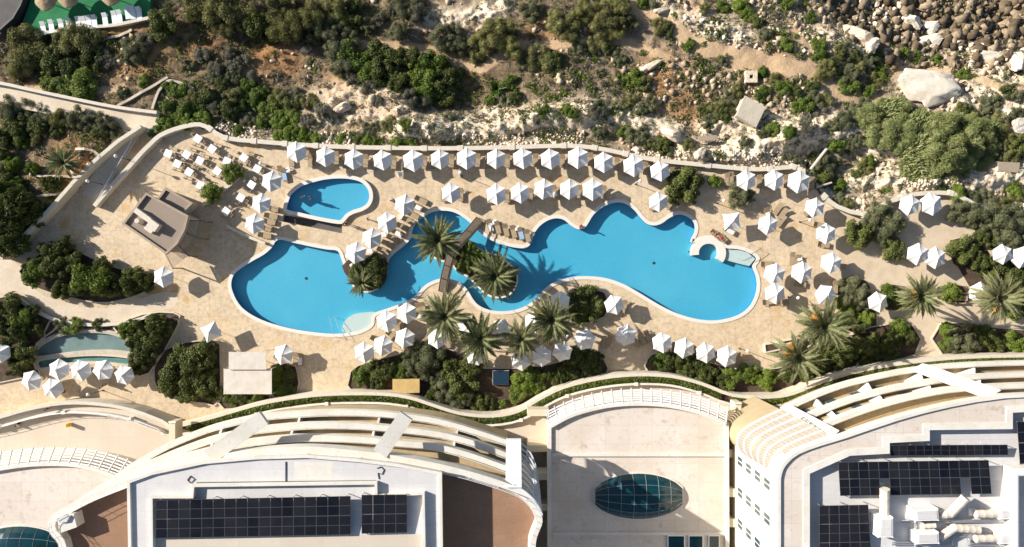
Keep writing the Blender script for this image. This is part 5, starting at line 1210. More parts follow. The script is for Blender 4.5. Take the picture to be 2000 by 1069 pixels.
def crown_mesh(seed, lobes, n, leaf, matl, aspect=.55, up=.25, spread=.6, flat=.75, core=.70, jitter=.55):
    r = np.random.default_rng(seed); C = []; R = []
    for k in range(lobes):
        a = r.uniform(0, 2 * PI); q = spread * math.sqrt(r.uniform(.10, 1)) * r.uniform(.85, 1.2) if k else 0
        C.append((q * math.cos(a), q * math.sin(a), r.uniform(-.12, .50) * (1 - .45 * q))); R.append(r.uniform(.20, .50) if k else .52)
    C = np.array(C); R = np.array(R) * (.80 if lobes > 8 else 1.0); w = R ** 2 / (R ** 2).sum(); L_ = r.choice(lobes, n, p=w)
    d = r.normal(size=(n, 3)); d /= np.linalg.norm(d, axis=1, keepdims=True); d[:, 2] = np.where(d[:, 2] < -.35, -d[:, 2], d[:, 2])
    rad = R[L_] * r.uniform(.72, 1.10, n) ** .9; p = C[L_] + d * rad[:, None]; keep = np.ones(n, bool)
    for c_, q in zip(C, R): keep &= np.linalg.norm(p - c_, axis=1) > q * .68
    p = p[keep]; d = d[keep]; p[:, 2] = p[:, 2] * flat + .32
    nr = d + r.normal(size=d.shape) * jitter + np.array([0, 0, up])
    ev = []; ef = []; b0 = 0
    for c_, q in zip(C, R):
        v = ICO1_V * q * core * (1 + .12 * r.normal(size=(len(ICO1_V), 1))) + c_; v[:, 2] = v[:, 2] * flat + .32; ev.append(v); ef += [tuple(i + b0 for i in f) for f in ICO1_F]; b0 += len(v)
    return leaf_mesh('crown', p, nr, leaf, aspect, matl, (np.concatenate(ev), ef))
def reed_mesh(seed, n, matl, wind=(.55, .35)):
    r = np.random.default_rng(seed); a = r.uniform(0, 2 * PI, n); q = np.sqrt(r.uniform(0, 1, n)) * .85; base = np.stack([q * np.cos(a), q * np.sin(a), r.uniform(.1, .55, n) * (1 - .4 * q)], 1)
    d = np.stack([wind[0] + r.normal(0, .35, n) + .25 * np.cos(a), wind[1] + r.normal(0, .35, n) + .25 * np.sin(a), r.uniform(.25, .9, n)], 1); d /= np.linalg.norm(d, axis=1, keepdims=True)
    L_ = r.uniform(.22, .42, n)[:, None]; side = np.cross(d, r.normal(size=(n, 3))); side /= np.linalg.norm(side, axis=1, keepdims=True); w = .024
    mid = base + d * L_ * .55; tip = base + d * L_ + np.array([0, 0, -.08]) * L_ / .3
    V = np.stack([base - side * w * .6, base + side * w * .6, mid + side * w, mid - side * w, tip], 1).reshape(-1, 3)
    Fq = []
    for i in range(n): b0 = 5 * i; Fq += [(b0, b0 + 1, b0 + 2, b0 + 3), (b0 + 3, b0 + 2, b0 + 4)]
    b0 = len(V); v = ICO_V * np.array([.8, .8, .40]) + np.array([0, 0, .1]); Fq += [tuple(i + b0 for i in f) for f in ICO_F]
    me_ = bpy.data.meshes.new('crown'); me_.from_pydata(np.concatenate([V, v]).tolist(), [], Fq); me_.materials.append(matl); return me_
def agave_mesh(seed, n, matl, up=.45):
    r = random.Random(seed); m = MB()
    for i in range(n):
        a = 2.4 * i + r.uniform(-.1, .1); el = .15 + 1.0 * (i / n) * up * 2; L_n = r.uniform(.8, 1.05) * (1 - .25 * i / n); d = Vector((math.cos(a) * math.cos(el), math.sin(a) * math.cos(el), math.sin(el))); s = Vector((-math.sin(a), math.cos(a), 0)) * .075; z = Vector((0, 0, .1))
        b0 = z; mid = z + d * L_n * .5 + Vector((0, 0, .03)); tip = z + d * L_n - Vector((0, 0, .06))
        m.add([b0 - s * .7, b0 + s * .7, mid + s, mid - s, tip, mid - Vector((0, 0, .05))], [(0, 1, 2, 3), (3, 2, 4), (0, 3, 5), (3, 4, 5), (1, 5, 2), (2, 5, 4), (0, 5, 1)])
    me_ = bpy.data.meshes.new('rosette'); me_.from_pydata(m.v, [], m.f); me_.materials.append(matl); return me_
KINDS = {'t': ('leaf_olive', 'olive-green', 4), 'd': ('leaf_dark', 'dark green', 4), 'g': ('leaf_green', 'mid green', 4), 'b': ('leaf_bright', 'bright green', 3), 'a': ('leaf_grey', 'grey-green', 3), 's': ('leaf_silver', 'silvery green', 3), 'h': ('leaf_dry', 'dry straw-coloured', 2), 'n': ('leaf_reed', 'feathery pale green', 4)}
CROWN = {}
for kk, (mn, adj, nv) in KINDS.items():
    fine = kk in 'tsan'
    for sz, nl, lf, lo in (('L', 4600 if fine else 3300, .085 if kk == 'n' else .050 if fine else .062, 20), ('S', 700, .12, 7)):
        CROWN[kk, sz] = [crown_mesh(100 + ord(kk) * 7 + v + (50 if sz == 'S' else 0), lo, nl, lf, M[mn], .16 if kk == 'n' else .34 if fine else .6, .3, .78 if sz == 'L' else .62, .8 if sz == 'L' else .7) for v in range(nv)]
REED = [reed_mesh(5 + v, 2300, M['leaf_reed']) for v in range(4)]
AGV = [agave_mesh(3 + v, 34, M['leaf_silver' if v else 'leaf_green']) for v in range(2)]
trunk_m = MB()
trunk_m.tube([(0, 0, -.4), (.02, .01, .1), (-.02, .02, .45)], [.085, .07, .05], 7)
for a in (0.3, 2.2, 4.1): trunk_m.tube([(-.01, .01, .25), (.2 * math.cos(a), .2 * math.sin(a), .5), (.42 * math.cos(a), .42 * math.sin(a), .68)], [.045, .03, .015], 5)
TR = bpy.data.meshes.new('trunk'); TR.from_pydata(trunk_m.v, [], trunk_m.f); TR.materials.append(M['bark'])
SMALL = []
def bushes(phrase, items, noun='shrub', deck=False, group=None, hmul=1.0, zb=0.0):
    by = {}
    if noun == 'shrub' and not deck:
        SMALL.extend(i for i in items if i[2] < 13 and i[3] not in 'rv'); items = [i for i in items if i[2] >= 13 or i[3] in 'rv']
    for it in items: by.setdefault(it[3], []).append(it)
    for kk, lst in by.items():
        lst.sort()
        for i, (x, y, r, _k) in enumerate(lst):
            adj = 'pale reedy' if kk == 'r' else 'spiky agave-like' if kk == 'v' else KINDS[kk][1]
            nn = noun if kk not in 'rv' else ('reed clump' if kk == 'r' else 'rosette plant')
            lab = f'{adj} {nn} {phrase}' + (f', {ordw(i + 1)} from left' if len(lst) > 1 else '')
            R = r * .0765
            if deck: p0 = P(x, y, .6 * R); p = Vector((p0.x, p0.y, zb))
            else:
                p = PT(x, y); zt = p.z; q = P(x, y, zt + .45 * R); p = Vector((q.x, q.y, float(T(np.array([q.x]), np.array([q.y]))[0]) - .12 * R))
            key = nn.replace(' ', '_').replace('-', '_'); rz = random.uniform(0, 2 * PI); rs = random.uniform(.92, 1.08)
            gl = group or {'shrub': 'shrubs', 'tree': 'trees'}.get(noun, noun + 's')
            if r >= 17 and kk not in 'rv':
                t = thing(key, lab, noun, p, rz, f'{adj} {gl} {phrase}'); t.scale = (R * .96, R * .96 * rs, R * hmul * (random.uniform(.7, 1.35) if kk == 'n' else 1))
                link('crown', random.choice(CROWN[kk, 'L']), t); link('trunk', TR, t)
            else:
                me_ = random.choice(REED) if kk == 'r' else random.choice(AGV) if kk == 'v' else random.choice(CROWN[kk, 'L' if r >= 13 else 'S'])
                o_ = link(key, me_); o_.location = p; o_.rotation_euler = (0, 0, rz if kk != 'r' else random.uniform(-.3, .3)); o_.scale = (R * 1.1, R * 1.1 * rs, R * hmul * (1.2 if kk == 'v' else 1))
                tag(o_, lab, noun if kk not in 'rv' else nn, f'{adj} {gl} {phrase}')
# -- hillside
bushes('below the green terrace at top left', [(52, 92, 46, 't'), (36, 128, 32, 't'), (75, 70, 30, 't'), (150, 82, 40, 't'), (185, 80, 28, 't'), (128, 80, 26, 't'), (262, 95, 28, 's'), (245, 108, 18, 's'), (320, 48, 32, 'd'), (312, 66, 16, 'd'), (205, 115, 20, 'a'), (285, 78, 16, 'a'), (180, 118, 26, 'd'), (110, 118, 34, 'd'), (140, 128, 26, 'd')], 'tree', hmul=1.15)
bushes('above the parapet of the ramp', [(120, 172, 24, 'g'), (152, 162, 34, 'g'), (95, 158, 24, 'g'), (172, 178, 20, 'g'), (138, 150, 20, 'd'), (278, 158, 13, 'b'), (238, 180, 13, 's'), (250, 188, 9, 's'), (180, 190, 9, 'g')])
bushes('in the tall grove at upper left', [(385, 12, 34, 't'), (430, 25, 42, 't'), (470, 15, 40, 't'), (505, 45, 36, 'd'), (445, 55, 26, 't'), (485, 50, 26, 't'), (540, 20, 44, 't'), (570, 55, 42, 't'), (610, 30, 40, 't'), (600, 70, 30, 's'), (640, 55, 32, 's'), (650, 15, 34, 't'), (530, 70, 22, 'd'), (685, 40, 26, 'd'), (690, 12, 22, 'd'), (420, 0, 30, 'd')], 'tree', hmul=1.35)
bushes('along the dirt track at top centre', [(720, 52, 18, 's'), (778, 62, 24, 's'), (740, 40, 14, 'a'), (795, 10, 32, 's'), (815, 25, 22, 'a'), (868, 78, 32, 's'), (885, 65, 22, 's'), (940, 85, 30, 't'), (968, 68, 40, 't'), (992, 92, 30, 't'), (930, 112, 16, 't'), (905, 92, 20, 's'), (770, 15, 18, 'a')], 'tree', hmul=1.35)
bushes('in the thicket at upper centre', [(655, 95, 28, 's'), (678, 82, 28, 's'), (665, 130, 28, 's'), (690, 112, 34, 'g'), (715, 140, 28, 'g'), (738, 108, 32, 'd'), (770, 115, 28, 'd'), (752, 145, 32, 'd'), (775, 160, 26, 'd'), (800, 112, 24, 'd'), (820, 148, 34, 'g'), (845, 128, 32, 'g'), (862, 160, 34, 'd'), (885, 150, 30, 'd'), (835, 178, 30, 'g'), (870, 190, 24, 'd'), (800, 192, 22, 'a'), (822, 200, 18, 'a'), (720, 170, 18, 'a'), (690, 155, 16, 'a')], 'tree', hmul=1.3)
bushes('on the slope above the dining terrace', [(395, 105, 16, 'a'), (420, 135, 18, 'a'), (445, 105, 15, 'a'), (452, 130, 20, 'a'), (475, 118, 14, 'a'), (365, 125, 14, 's'), (430, 165, 18, 'd'), (410, 150, 14, 's'), (455, 150, 15, 's'), (328, 172, 14, 'g'), (350, 182, 22, 'g'), (372, 190, 22, 't'), (395, 185, 26, 'd'), (360, 210, 22, 'g'), (388, 212, 20, 'g'), (325, 208, 18, 'g'), (410, 200, 20, 'a'), (430, 188, 18, 's'), (455, 185, 20, 't'), (478, 172, 20, 'g'), (342, 228, 22, 'g'), (320, 245, 20, 'b'), (360, 236, 22, 'b'), (305, 258, 14, 'b'), (395, 232, 16, 'b'), (440, 215, 24, 'd'), (470, 200, 18, 'g'), (482, 232, 16, 's'), (490, 150, 14, 'a'), (462, 255, 13, 'g'), (430, 262, 12, 'b'), (498, 190, 22, 'g')])
bushes('on the slope above the first parasols', [(512, 180, 20, 'g'), (540, 190, 24, 't'), (525, 212, 22, 'g'), (560, 210, 22, 'd'), (575, 188, 22, 's'), (605, 198, 20, 't'), (510, 240, 18, 'g'), (545, 236, 20, 'b'), (570, 232, 16, 'b'), (598, 238, 16, 'a'), (625, 215, 14, 'a'), (570, 262, 20, 'b'), (590, 265, 16, 'b'), (545, 268, 14, 'b'), (612, 268, 15, 'b'), (640, 228, 12, 'a'), (665, 272, 13, 'b'), (700, 268, 14, 'd'), (722, 250, 16, 's'), (760, 242, 20, 't'), (790, 246, 14, 'g'), (722, 276, 14, 'b'), (778, 277, 18, 'b'), (800, 275, 14, 'b'), (745, 272, 10, 'g'), (880, 230, 13, 's'), (738, 198, 13, 'a'), (560, 152, 12, 'a'), (510, 165, 12, 'a'), (605, 125, 12, 's'), (540, 145, 12, 'a'), (600, 160, 10, 'a'), (640, 170, 10, 'h')])
bushes('by the track above the central sea wall', [(970, 172, 24, 'v'), (988, 196, 18, 'v'), (1222, 165, 15, 'v'), (1213, 152, 13, 'v'), (996, 160, 14, 'g'), (1005, 190, 14, 'd'), (955, 195, 12, 'g')], 'plant')
bushes('at the top edge right of centre', [(1035, 22, 26, 's'), (1092, 40, 30, 't'), (1110, 62, 26, 't'), (1135, 22, 30, 't'), (1168, 30, 32, 't'), (1192, 25, 34, 't'), (1205, 55, 28, 't'), (1180, 58, 24, 't'), (1230, 45, 20, 's'), (1215, 8, 24, 't'), (1255, 5, 13, 'g'), (1275, 10, 12, 's')], 'tree', hmul=1.3)
bushes('on the slope below the right track', [(1055, 112, 30, 't'), (1085, 118, 22, 'd'), (1030, 125, 22, 's'), (1165, 85, 22, 't'), (1185, 92, 14, 'd'), (1132, 92, 14, 's'), (1290, 50, 20, 't'), (1305, 58, 14, 'd'), (1278, 42, 12, 'g'), (1318, 29, 10, 'g'), (1315, 82, 12, 's'), (1345, 88, 13, 'g'), (1374, 88, 9, 'g'), (1255, 105, 10, 'g'), (1280, 120, 9, 'g'), (1310, 122, 10, 's'), (1165, 108, 9, 's'), (1130, 95, 9, 'g'), (1140, 98, 10, 's')])
bushes('on the pale slope above the central sea wall', [(1005, 170, 10, 'g'), (1036, 163, 10, 'g'), (1042, 178, 10, 'g'), (1052, 184, 8, 'g'), (1075, 190, 12, 'g'), (1090, 196, 11, 'g'), (1106, 182, 12, 'g'), (1152, 172, 11, 'g'), (1096, 148, 11, 't'), (1135, 150, 11, 'g'), (1160, 118, 10, 'g'), (1066, 173, 7, 'b'), (1035, 218, 12, 'g'), (1062, 216, 13, 'g'), (1052, 206, 9, 'd'), (1106, 214, 13, 'g'), (1122, 226, 13, 'g'), (1158, 222, 18, 'a'), (1172, 206, 16, 's'), (1130, 200, 9, 'a'), (1148, 208, 12, 'a'), (1087, 227, 8, 'b'), (1008, 190, 10, 'g'), (1018, 150, 8, 's'), (1122, 118, 9, 'a'), (1210, 115, 15, 's'), (1220, 150, 12, 'g'), (1240, 152, 20, 'g'), (1258, 162, 20, 't'), (1246, 178, 12, 'g'), (1230, 172, 12, 't'), (1265, 205, 22, 's'), (1250, 215, 14, 's'), (1210, 210, 18, 't'), (1235, 195, 14, 't'), (1195, 222, 12, 'g'), (1200, 180, 9, 'd'), (1180, 165, 10, 'a'), (1120, 165, 10, 'a'), (1080, 165, 8, 'a'), (1020, 232, 9, 'g'), (980, 232, 10, 'g'), (1330, 155, 9, 't'), (1290, 185, 8, 't'), (1340, 175, 7, 't'), (1370, 140, 9, 'g'), (1362, 155, 8, 't'), (1385, 138, 9, 'g')])
bushes('just above the sea wall', [(1222, 262, 18, 'g'), (1245, 262, 24, 's'), (1262, 275, 18, 't'), (1212, 255, 12, 'b'), (1290, 282, 22, 'd'), (1308, 292, 16, 's'), (1345, 285, 14, 't'), (1120, 270, 12, 'g'), (1060, 268, 10, 'd'), (1095, 262, 10, 's'), (1170, 258, 14, 's'), (1190, 266, 12, 'g'), (1078, 252, 10, 's'), (1030, 262, 10, 's'), (960, 270, 10, 'g'), (905, 274, 10, 's'), (880, 276, 8, 'b'), (850, 270, 10, 's'), (830, 276, 10, 't'), (1395, 302, 10, 's'), (1430, 318, 9, 'd'), (1490, 308, 8, 's'), (1455, 278, 14, 's'), (1420, 270, 12, 's')])
bushes('among the pale boulders at upper right', [(1365, 50, 11, 's'), (1382, 62, 12, 't'), (1400, 40, 12, 'd'), (1400, 65, 10, 's'), (1375, 18, 14, 't'), (1410, 15, 14, 'g'), (1445, 10, 18, 'b'), (1460, 28, 13, 'b'), (1478, 40, 14, 'd'), (1495, 65, 14, 's'), (1535, 5, 18, 'g'), (1580, 35, 14, 'g'), (1570, 8, 12, 'g'), (1525, 68, 12, 'g'), (1535, 88, 16, 'g'), (1575, 70, 9, 'g'), (1555, 72, 9, 'g'), (1515, 30, 10, 'a'), (1600, 85, 15, 'g'), (1605, 105, 16, 'g'), (1590, 112, 11, 'b'), (1564, 112, 12, 's'), (1500, 100, 12, 's')])
bushes('in the dark scrub patch beside the track bend', [(1612, 138, 24, 't'), (1632, 128, 22, 'd'), (1655, 95, 18, 's'), (1640, 100, 14, 't'), (1668, 110, 16, 'd'), (1662, 145, 24, 's'), (1680, 140, 16, 't'), (1668, 172, 18, 'g'), (1695, 174, 18, 'g'), (1650, 168, 14, 'g'), (1712, 112, 20, 'd'), (1695, 120, 18, 's'), (1722, 138, 16, 'g'), (1728, 160, 12, 'g'), (1710, 158, 16, 't'), (1735, 148, 10, 'g'), (1765, 104, 13, 'b'), (1795, 110, 13, 'g'), (1790, 123, 12, 'g'), (1806, 98, 10, 'g'), (1830, 117, 13, 'g'), (1885, 142, 14, 'g'), (1900, 150, 10, 'g'), (1862, 142, 10, 's')])
bushes('below the right track near the concrete hut', [(1370, 125, 12, 'd'), (1415, 118, 13, 's'), (1402, 112, 9, 'g'), (1400, 130, 8, 'a'), (1445, 152, 12, 't'), (1430, 150, 9, 's'), (1490, 142, 13, 'g'), (1490, 182, 16, 'g'), (1498, 195, 12, 'd'), (1425, 195, 22, 's'), (1405, 210, 20, 't'), (1420, 225, 20, 'd'), (1390, 232, 18, 's'), (1440, 178, 16, 't'), (1375, 215, 14, 'd'), (1385, 245, 14, 's'), (1448, 235, 12, 's'), (1515, 158, 15, 't'), (1530, 168, 16, 'g'), (1552, 185, 17, 'd'), (1540, 178, 14, 'g'), (1572, 208, 20, 'g'), (1590, 192, 20, 's'), (1612, 195, 18, 't'), (1555, 212, 14, 'g'), (1588, 165, 14, 'd'), (1558, 158, 10, 's'), (1600, 215, 14, 'a'), (1645, 238, 22, 's'), (1625, 245, 16, 's'), (1660, 228, 16, 's'), (1580, 228, 12, 'a'), (1510, 250, 16, 'g'), (1545, 258, 14, 'g'), (1490, 258, 14, 's'), (1570, 245, 14, 'a'), (1690, 205, 16, 's'), (1670, 215, 14, 's')])
bushes('in the thicket at right', [(1700, 235, 34, 'n'), (1740, 225, 36, 'r'), (1775, 235, 40, 'n'), (1720, 265, 32, 'n'), (1760, 270, 38, 'n'), (1800, 260, 40, 'r'), (1835, 255, 40, 'n'), (1870, 250, 38, 'n'), (1905, 255, 36, 'n'), (1800, 300, 38, 'r'), (1840, 295, 42, 'n'), (1880, 290, 40, 'n'), (1920, 285, 34, 'n'), (1790, 330, 32, 'r'), (1830, 330, 36, 'n'), (1870, 325, 36, 'n'), (1910, 312, 30, 'n'), (1940, 262, 26, 'r'), (1725, 208, 20, 'n'), (1765, 205, 20, 'n'), (1780, 318, 24, 's'), (1875, 212, 20, 't'), (1890, 218, 16, 'd'), (1930, 222, 22, 's'), (1955, 235, 20, 't'), (1950, 195, 18, 's'), (1925, 200, 18, 's'), (1970, 180, 16, 'd'), (1988, 188, 14, 's'), (1985, 225, 18, 's'), (1965, 265, 24, 't'), (1990, 285, 24, 'd'), (1955, 300, 22, 's'), (1975, 310, 18, 't')], hmul=1.2)
bushes('in the hollow at the right wall corner', [(1638, 282, 20, 'b'), (1655, 298, 12, 'b'), (1668, 278, 18, 's'), (1682, 272, 14, 's'), (1612, 330, 28, 's'), (1600, 348, 22, 'd'), (1625, 350, 18, 's'), (1608, 310, 18, 's'), (1552, 315, 13, 's'), (1562, 320, 10, 'g'), (1580, 305, 12, 'g'), (1690, 330, 22, 't'), (1700, 318, 16, 'g'), (1675, 340, 14, 'd'), (1645, 362, 17, 'g'), (1640, 392, 18, 's'), (1658, 402, 14, 't'), (1724, 370, 12, 'b'), (1735, 372, 9, 'b'), (1755, 368, 10, 's'), (1840, 370, 13, 'd'), (1872, 378, 20, 'b'), (1895, 385, 18, 's'), (1925, 392, 22, 's'), (1955, 398, 22, 't'), (1985, 372, 16, 'b'), (1985, 392, 18, 't'), (1905, 372, 12, 's')])
# -- gardens at left
bushes('in the garden below the ramp', [(15, 212, 28, 's'), (52, 215, 26, 's'), (85, 225, 24, 's'), (118, 232, 22, 't'), (75, 245, 24, 'd'), (30, 245, 28, 'd'), (150, 232, 26, 's'), (178, 240, 24, 's'), (208, 242, 24, 's'), (195, 262, 18, 'd'), (228, 258, 18, 's'), (10, 270, 24, 'd'), (40, 275, 18, 'g'), (70, 270, 14, 't'), (110, 255, 14, 'd')], 'tree', hmul=1.3)
bushes('left of the garden stairs', [(30, 322, 14, 'b'), (67, 330, 13, 'b'), (35, 340, 12, 'd'), (100, 362, 20, 'd'), (118, 358, 14, 'd'), (10, 300, 18, 'd'), (8, 330, 14, 's'), (35, 360, 14, 'g'), (15, 355, 16, 'd'), (160, 300, 12, 'a'), (80, 295, 12, 'a'), (210, 285, 12, 'a'), (195, 292, 10, 'g'), (20, 385, 34, 'd'), (50, 405, 38, 'd'), (30, 440, 40, 'd'), (72, 420, 28, 'd'), (15, 475, 30, 'd'), (45, 470, 28, 'd'), (88, 400, 16, 't'), (40, 375, 16, 'b'), (105, 392, 12, 't')], hmul=1.9)
D = dict(deck=True)
bushes('in the large bed left of the bar hut', [(70, 535, 28, 'g'), (60, 520, 18, 'd'), (92, 500, 26, 'd'), (120, 480, 26, 'd'), (110, 520, 30, 'd'), (140, 510, 26, 'd'), (165, 540, 28, 'g'), (180, 545, 38, 'g'), (150, 560, 24, 'd'), (205, 520, 24, 'd'), (215, 560, 24, 'd'), (240, 550, 28, 'd'), (265, 545, 24, 'd'), (285, 552, 20, 'd'), (120, 570, 20, 'd')], hmul=1.5, **D)
bushes('in the bed at the left edge', [(15, 598, 28, 'd'), (5, 630, 30, 'd'), (45, 625, 26, 'g'), (65, 615, 20, 'd'), (25, 660, 30, 'd'), (45, 700, 28, 'd'), (30, 720, 20, 'd'), (5, 685, 24, 'd'), (70, 645, 18, 'd')], hmul=1.4, **D)
bushes('in the narrow bed above the pond', [(118, 635, 16, 's'), (145, 637, 18, 'g'), (130, 642, 12, 'g'), (192, 635, 13, 'd')], **D)
bushes('in the bed right of the pond', [(250, 645, 20, 'b'), (262, 635, 18, 'g'), (290, 640, 28, 'd'), (310, 630, 24, 'd'), (325, 642, 18, 'd'), (270, 672, 24, 'd'), (285, 690, 26, 'd'), (272, 710, 22, 'd'), (300, 665, 22, 'd')], hmul=1.5, **D)
bushes('in the bed beside the white awning', [(375, 695, 40, 'd'), (400, 690, 28, 'd'), (345, 735, 38, 'd'), (325, 760, 26, 'd'), (380, 750, 34, 'd'), (410, 740, 24, 'd'), (410, 765, 22, 'd'), (360, 770, 22, 'd')], 'tree', hmul=1.05, **D)
bushes('along the foot of the awning', [(450, 782, 16, 'g'), (475, 780, 16, 'd'), (500, 780, 14, 'g'), (540, 730, 17, 'g'), (560, 730, 18, 'd'), (540, 752, 18, 'g'), (562, 755, 18, 'd'), (550, 770, 15, 'b'), (568, 770, 13, 'g')], **D)
bushes('beside the bar hut on the dining terrace', [(457, 340, 24, 'g'), (412, 377, 24, 'g')], 'tree', hmul=1.3, **D)
bushes('in the dark bed below the palms', [(705, 735, 22, 'g'), (725, 725, 22, 'd'), (745, 735, 24, 'd'), (765, 718, 22, 'd'), (735, 752, 18, 'd'), (780, 728, 18, 'g'), (815, 690, 34, 's'), (835, 700, 36, 's'), (810, 715, 28, 's'), (845, 725, 28, 's'), (885, 730, 34, 'd'), (905, 750, 34, 'd'), (870, 760, 30, 's'), (895, 778, 28, 's'), (920, 720, 24, 'd'), (850, 775, 24, 'd'), (1020, 745, 24, 'b'), (1035, 735, 22, 'g'), (1010, 768, 20, 'g'), (1055, 745, 18, 'g'), (1040, 760, 16, 'b'), (980, 789, 10, 'b'), (1115, 700, 28, 'd'), (1140, 705, 32, 'd'), (1150, 725, 28, 'd'), (1110, 725, 26, 'd'), (1085, 735, 20, 'd'), (1165, 700, 18, 'd'), (955, 790, 14, 'd'), (930, 790, 18, 'd')], 'tree', hmul=1.0, **D)
bushes('beside the lower pool edge', [(1140, 585, 32, 'd'), (1155, 600, 30, 'd'), (1128, 605, 24, 'd'), (1150, 575, 20, 'g'), (1138, 618, 18, 'g')], 'tree', hmul=1.05, **D)
bushes('in the long bed above the right wing', [(1285, 702, 18, 'g'), (1310, 705, 20, 'd'), (1335, 705, 22, 'd'), (1355, 715, 22, 'd'), (1385, 722, 22, 'd'), (1300, 722, 18, 'd'), (1340, 728, 18, 'd'), (1375, 745, 22, 'd'), (1410, 738, 20, 'd'), (1435, 740, 24, 'g'), (1455, 735, 22, 'g'), (1420, 755, 16, 'd'), (1470, 728, 16, 'b'), (1475, 738, 12, 'b'), (1500, 742, 22, 'b'), (1512, 730, 12, 'g'), (1575, 715, 24, 'd'), (1600, 700, 26, 'd'), (1625, 690, 24, 'd'), (1650, 690, 26, 'd'), (1580, 740, 20, 'd'), (1605, 725, 20, 'd'), (1640, 705, 22, 'd'), (1670, 680, 18, 'g'), (1700, 670, 28, 'd'), (1720, 685, 24, 'd'), (1745, 665, 28, 'd'), (1760, 640, 22, 'g'), (1775, 660, 18, 'd'), (1740, 690, 20, 'd'), (1690, 700, 20, 'd'), (1540, 735, 18, 'd')], **D)
bushes('in the bed at the right edge above the hotel', [(1850, 645, 14, 'b'), (1850, 670, 16, 'b'), (1880, 660, 30, 's'), (1900, 672, 26, 's'), (1870, 680, 20, 's'), (1930, 660, 24, 'd'), (1955, 675, 22, 'd'), (1975, 665, 22, 'g'), (1995, 680, 20, 'b'), (1915, 650, 18, 'd')], **D)
bushes('on the deck between pool and far right palms', [(1672, 570, 34, 's'), (1660, 560, 24, 's'), (1690, 590, 22, 's'), (1650, 590, 16, 'b'), (1655, 602, 15, 'b'), (1660, 625, 22, 'd'), (1690, 622, 20, 'b'), (1680, 640, 18, 'd'), (1740, 568, 18, 'g'), (1760, 590, 16, 'd'), (1735, 590, 16, 'd'), (1860, 572, 22, 'g')], **D)
bushes('on the upper right deck', [(1338, 365, 34, 'd'), (1320, 345, 22, 'd'), (1355, 350, 22, 'd'), (1350, 382, 22, 'd'), (1318, 388, 16, 'd'), (1398, 355, 14, 'b'), (1443, 382, 30, 's'), (1460, 385, 18, 's'), (1675, 453, 30, 'd'), (1690, 460, 20, 'd'), (1725, 420, 34, 's'), (1740, 440, 32, 's'), (1705, 430, 26, 's'), (1730, 462, 22, 's'), (1750, 490, 26, 'd'), (1880, 490, 28, 'd'), (1898, 505, 24, 'd'), (1875, 415, 28, 's'), (1900, 420, 30, 's'), (1925, 440, 26, 's'), (1950, 430, 34, 's'), (1980, 425, 32, 's'), (1965, 460, 30, 's'), (1990, 465, 26, 's'), (1940, 470, 20, 'd'), (1915, 460, 22, 'd'), (1955, 525, 28, 'd'), (1985, 530, 28, 'd'), (1930, 520, 22, 'd'), (1975, 560, 28, 'd'), (1995, 585, 24, 'd'), (1945, 545, 22, 'd'), (1985, 610, 18, 'g')], 'tree', hmul=1.15, **D)
# -- islet in the pool and hedge lines
bushes('on the planted islet beside the left basin', [(705, 525, 24, 'd'), (725, 520, 26, 'd'), (735, 540, 26, 'd'), (712, 545, 26, 'd'), (695, 540, 18, 'd'), (740, 512, 16, 'd')], **D, zb=.08)
bushes('on the palm island in the pool', [(905, 482, 16, 'g'), (918, 490, 16, 'g'), (930, 500, 17, 'g'), (912, 505, 17, 'd'), (898, 498, 14, 'd'), (925, 518, 16, 'd'), (945, 510, 16, 'g'), (905, 520, 14, 'g'), (940, 530, 16, 'd'), (960, 515, 14, 'd'), (985, 540, 16, 'd'), (860, 488, 14, 'd'), (875, 490, 12, 'd'), (888, 482, 12, 'g')], **D, zb=.12)
def hedge(label, line, width, z0, h, matl, n_per=26):
    t = thing('hedge', label, 'hedge'); ln = [Vector(p) for p in resample(line, max(8, int(sum((Vector(line[i + 1]) - Vector(line[i])).length for i in range(len(line) - 1)) / .5)))]
    tot = sum((ln[i + 1] - ln[i]).length for i in range(len(ln) - 1)); n = int(tot * n_per * width); i = RNG.integers(0, len(ln) - 1, n); f = RNG.uniform(0, 1, n)
    A_ = np.array([p[:] for p in ln]); p = A_[i] * (1 - f[:, None]) + A_[i + 1] * f[:, None]; d = A_[i + 1] - A_[i]; d /= np.linalg.norm(d, axis=1, keepdims=True); nrm = np.stack([-d[:, 1], d[:, 0]], 1)
    o_ = RNG.uniform(-1, 1, n); bump = .75 + .5 * fbm(p[:, 0], p[:, 1], 1.3, 3, 5)
    q = p + nrm * (o_ * width / 2)[:, None]; z = z0 + h * bump * np.sqrt(np.clip(1 - .75 * o_ ** 2, 0, 1)) * RNG.uniform(.75, 1.05, n)
    nr = np.stack([nrm[:, 0] * o_, nrm[:, 1] * o_, np.full(n, .8)], 1) + RNG.normal(size=(n, 3)) * .5
    link('foliage', leaf_mesh('foliage', np.stack([q[:, 0], q[:, 1], z], 1), nr, .17, .6, M[matl]), t)
    MB().strip([p_[:] for p_ in ln], width * .42, -width * .42, z0 - .05, z0 + h * .62).build('branches', M[matl], t)
hl = offset(podl, -.92)
ix = lambda x: min(range(len(podl)), key=lambda i: abs(podl[i][0] - P(x, 0, PZ).x))
hedge('long clipped hedge along the garden wall in front of the left wing', hl[ix(362):ix(1035)], 1.0, PZ + .3, .6, 'leaf_hedge', 75)
hedge('clipped hedge arching round the central hotel block', hl[ix(1035):ix(1435)], 1.0, PZ + .3, .6, 'leaf_hedge', 75)
hedge('long clipped hedge in front of the right wing', hl[ix(1435):ix(2060)], 1.0, PZ + .3, .6, 'leaf_hedge', 75)
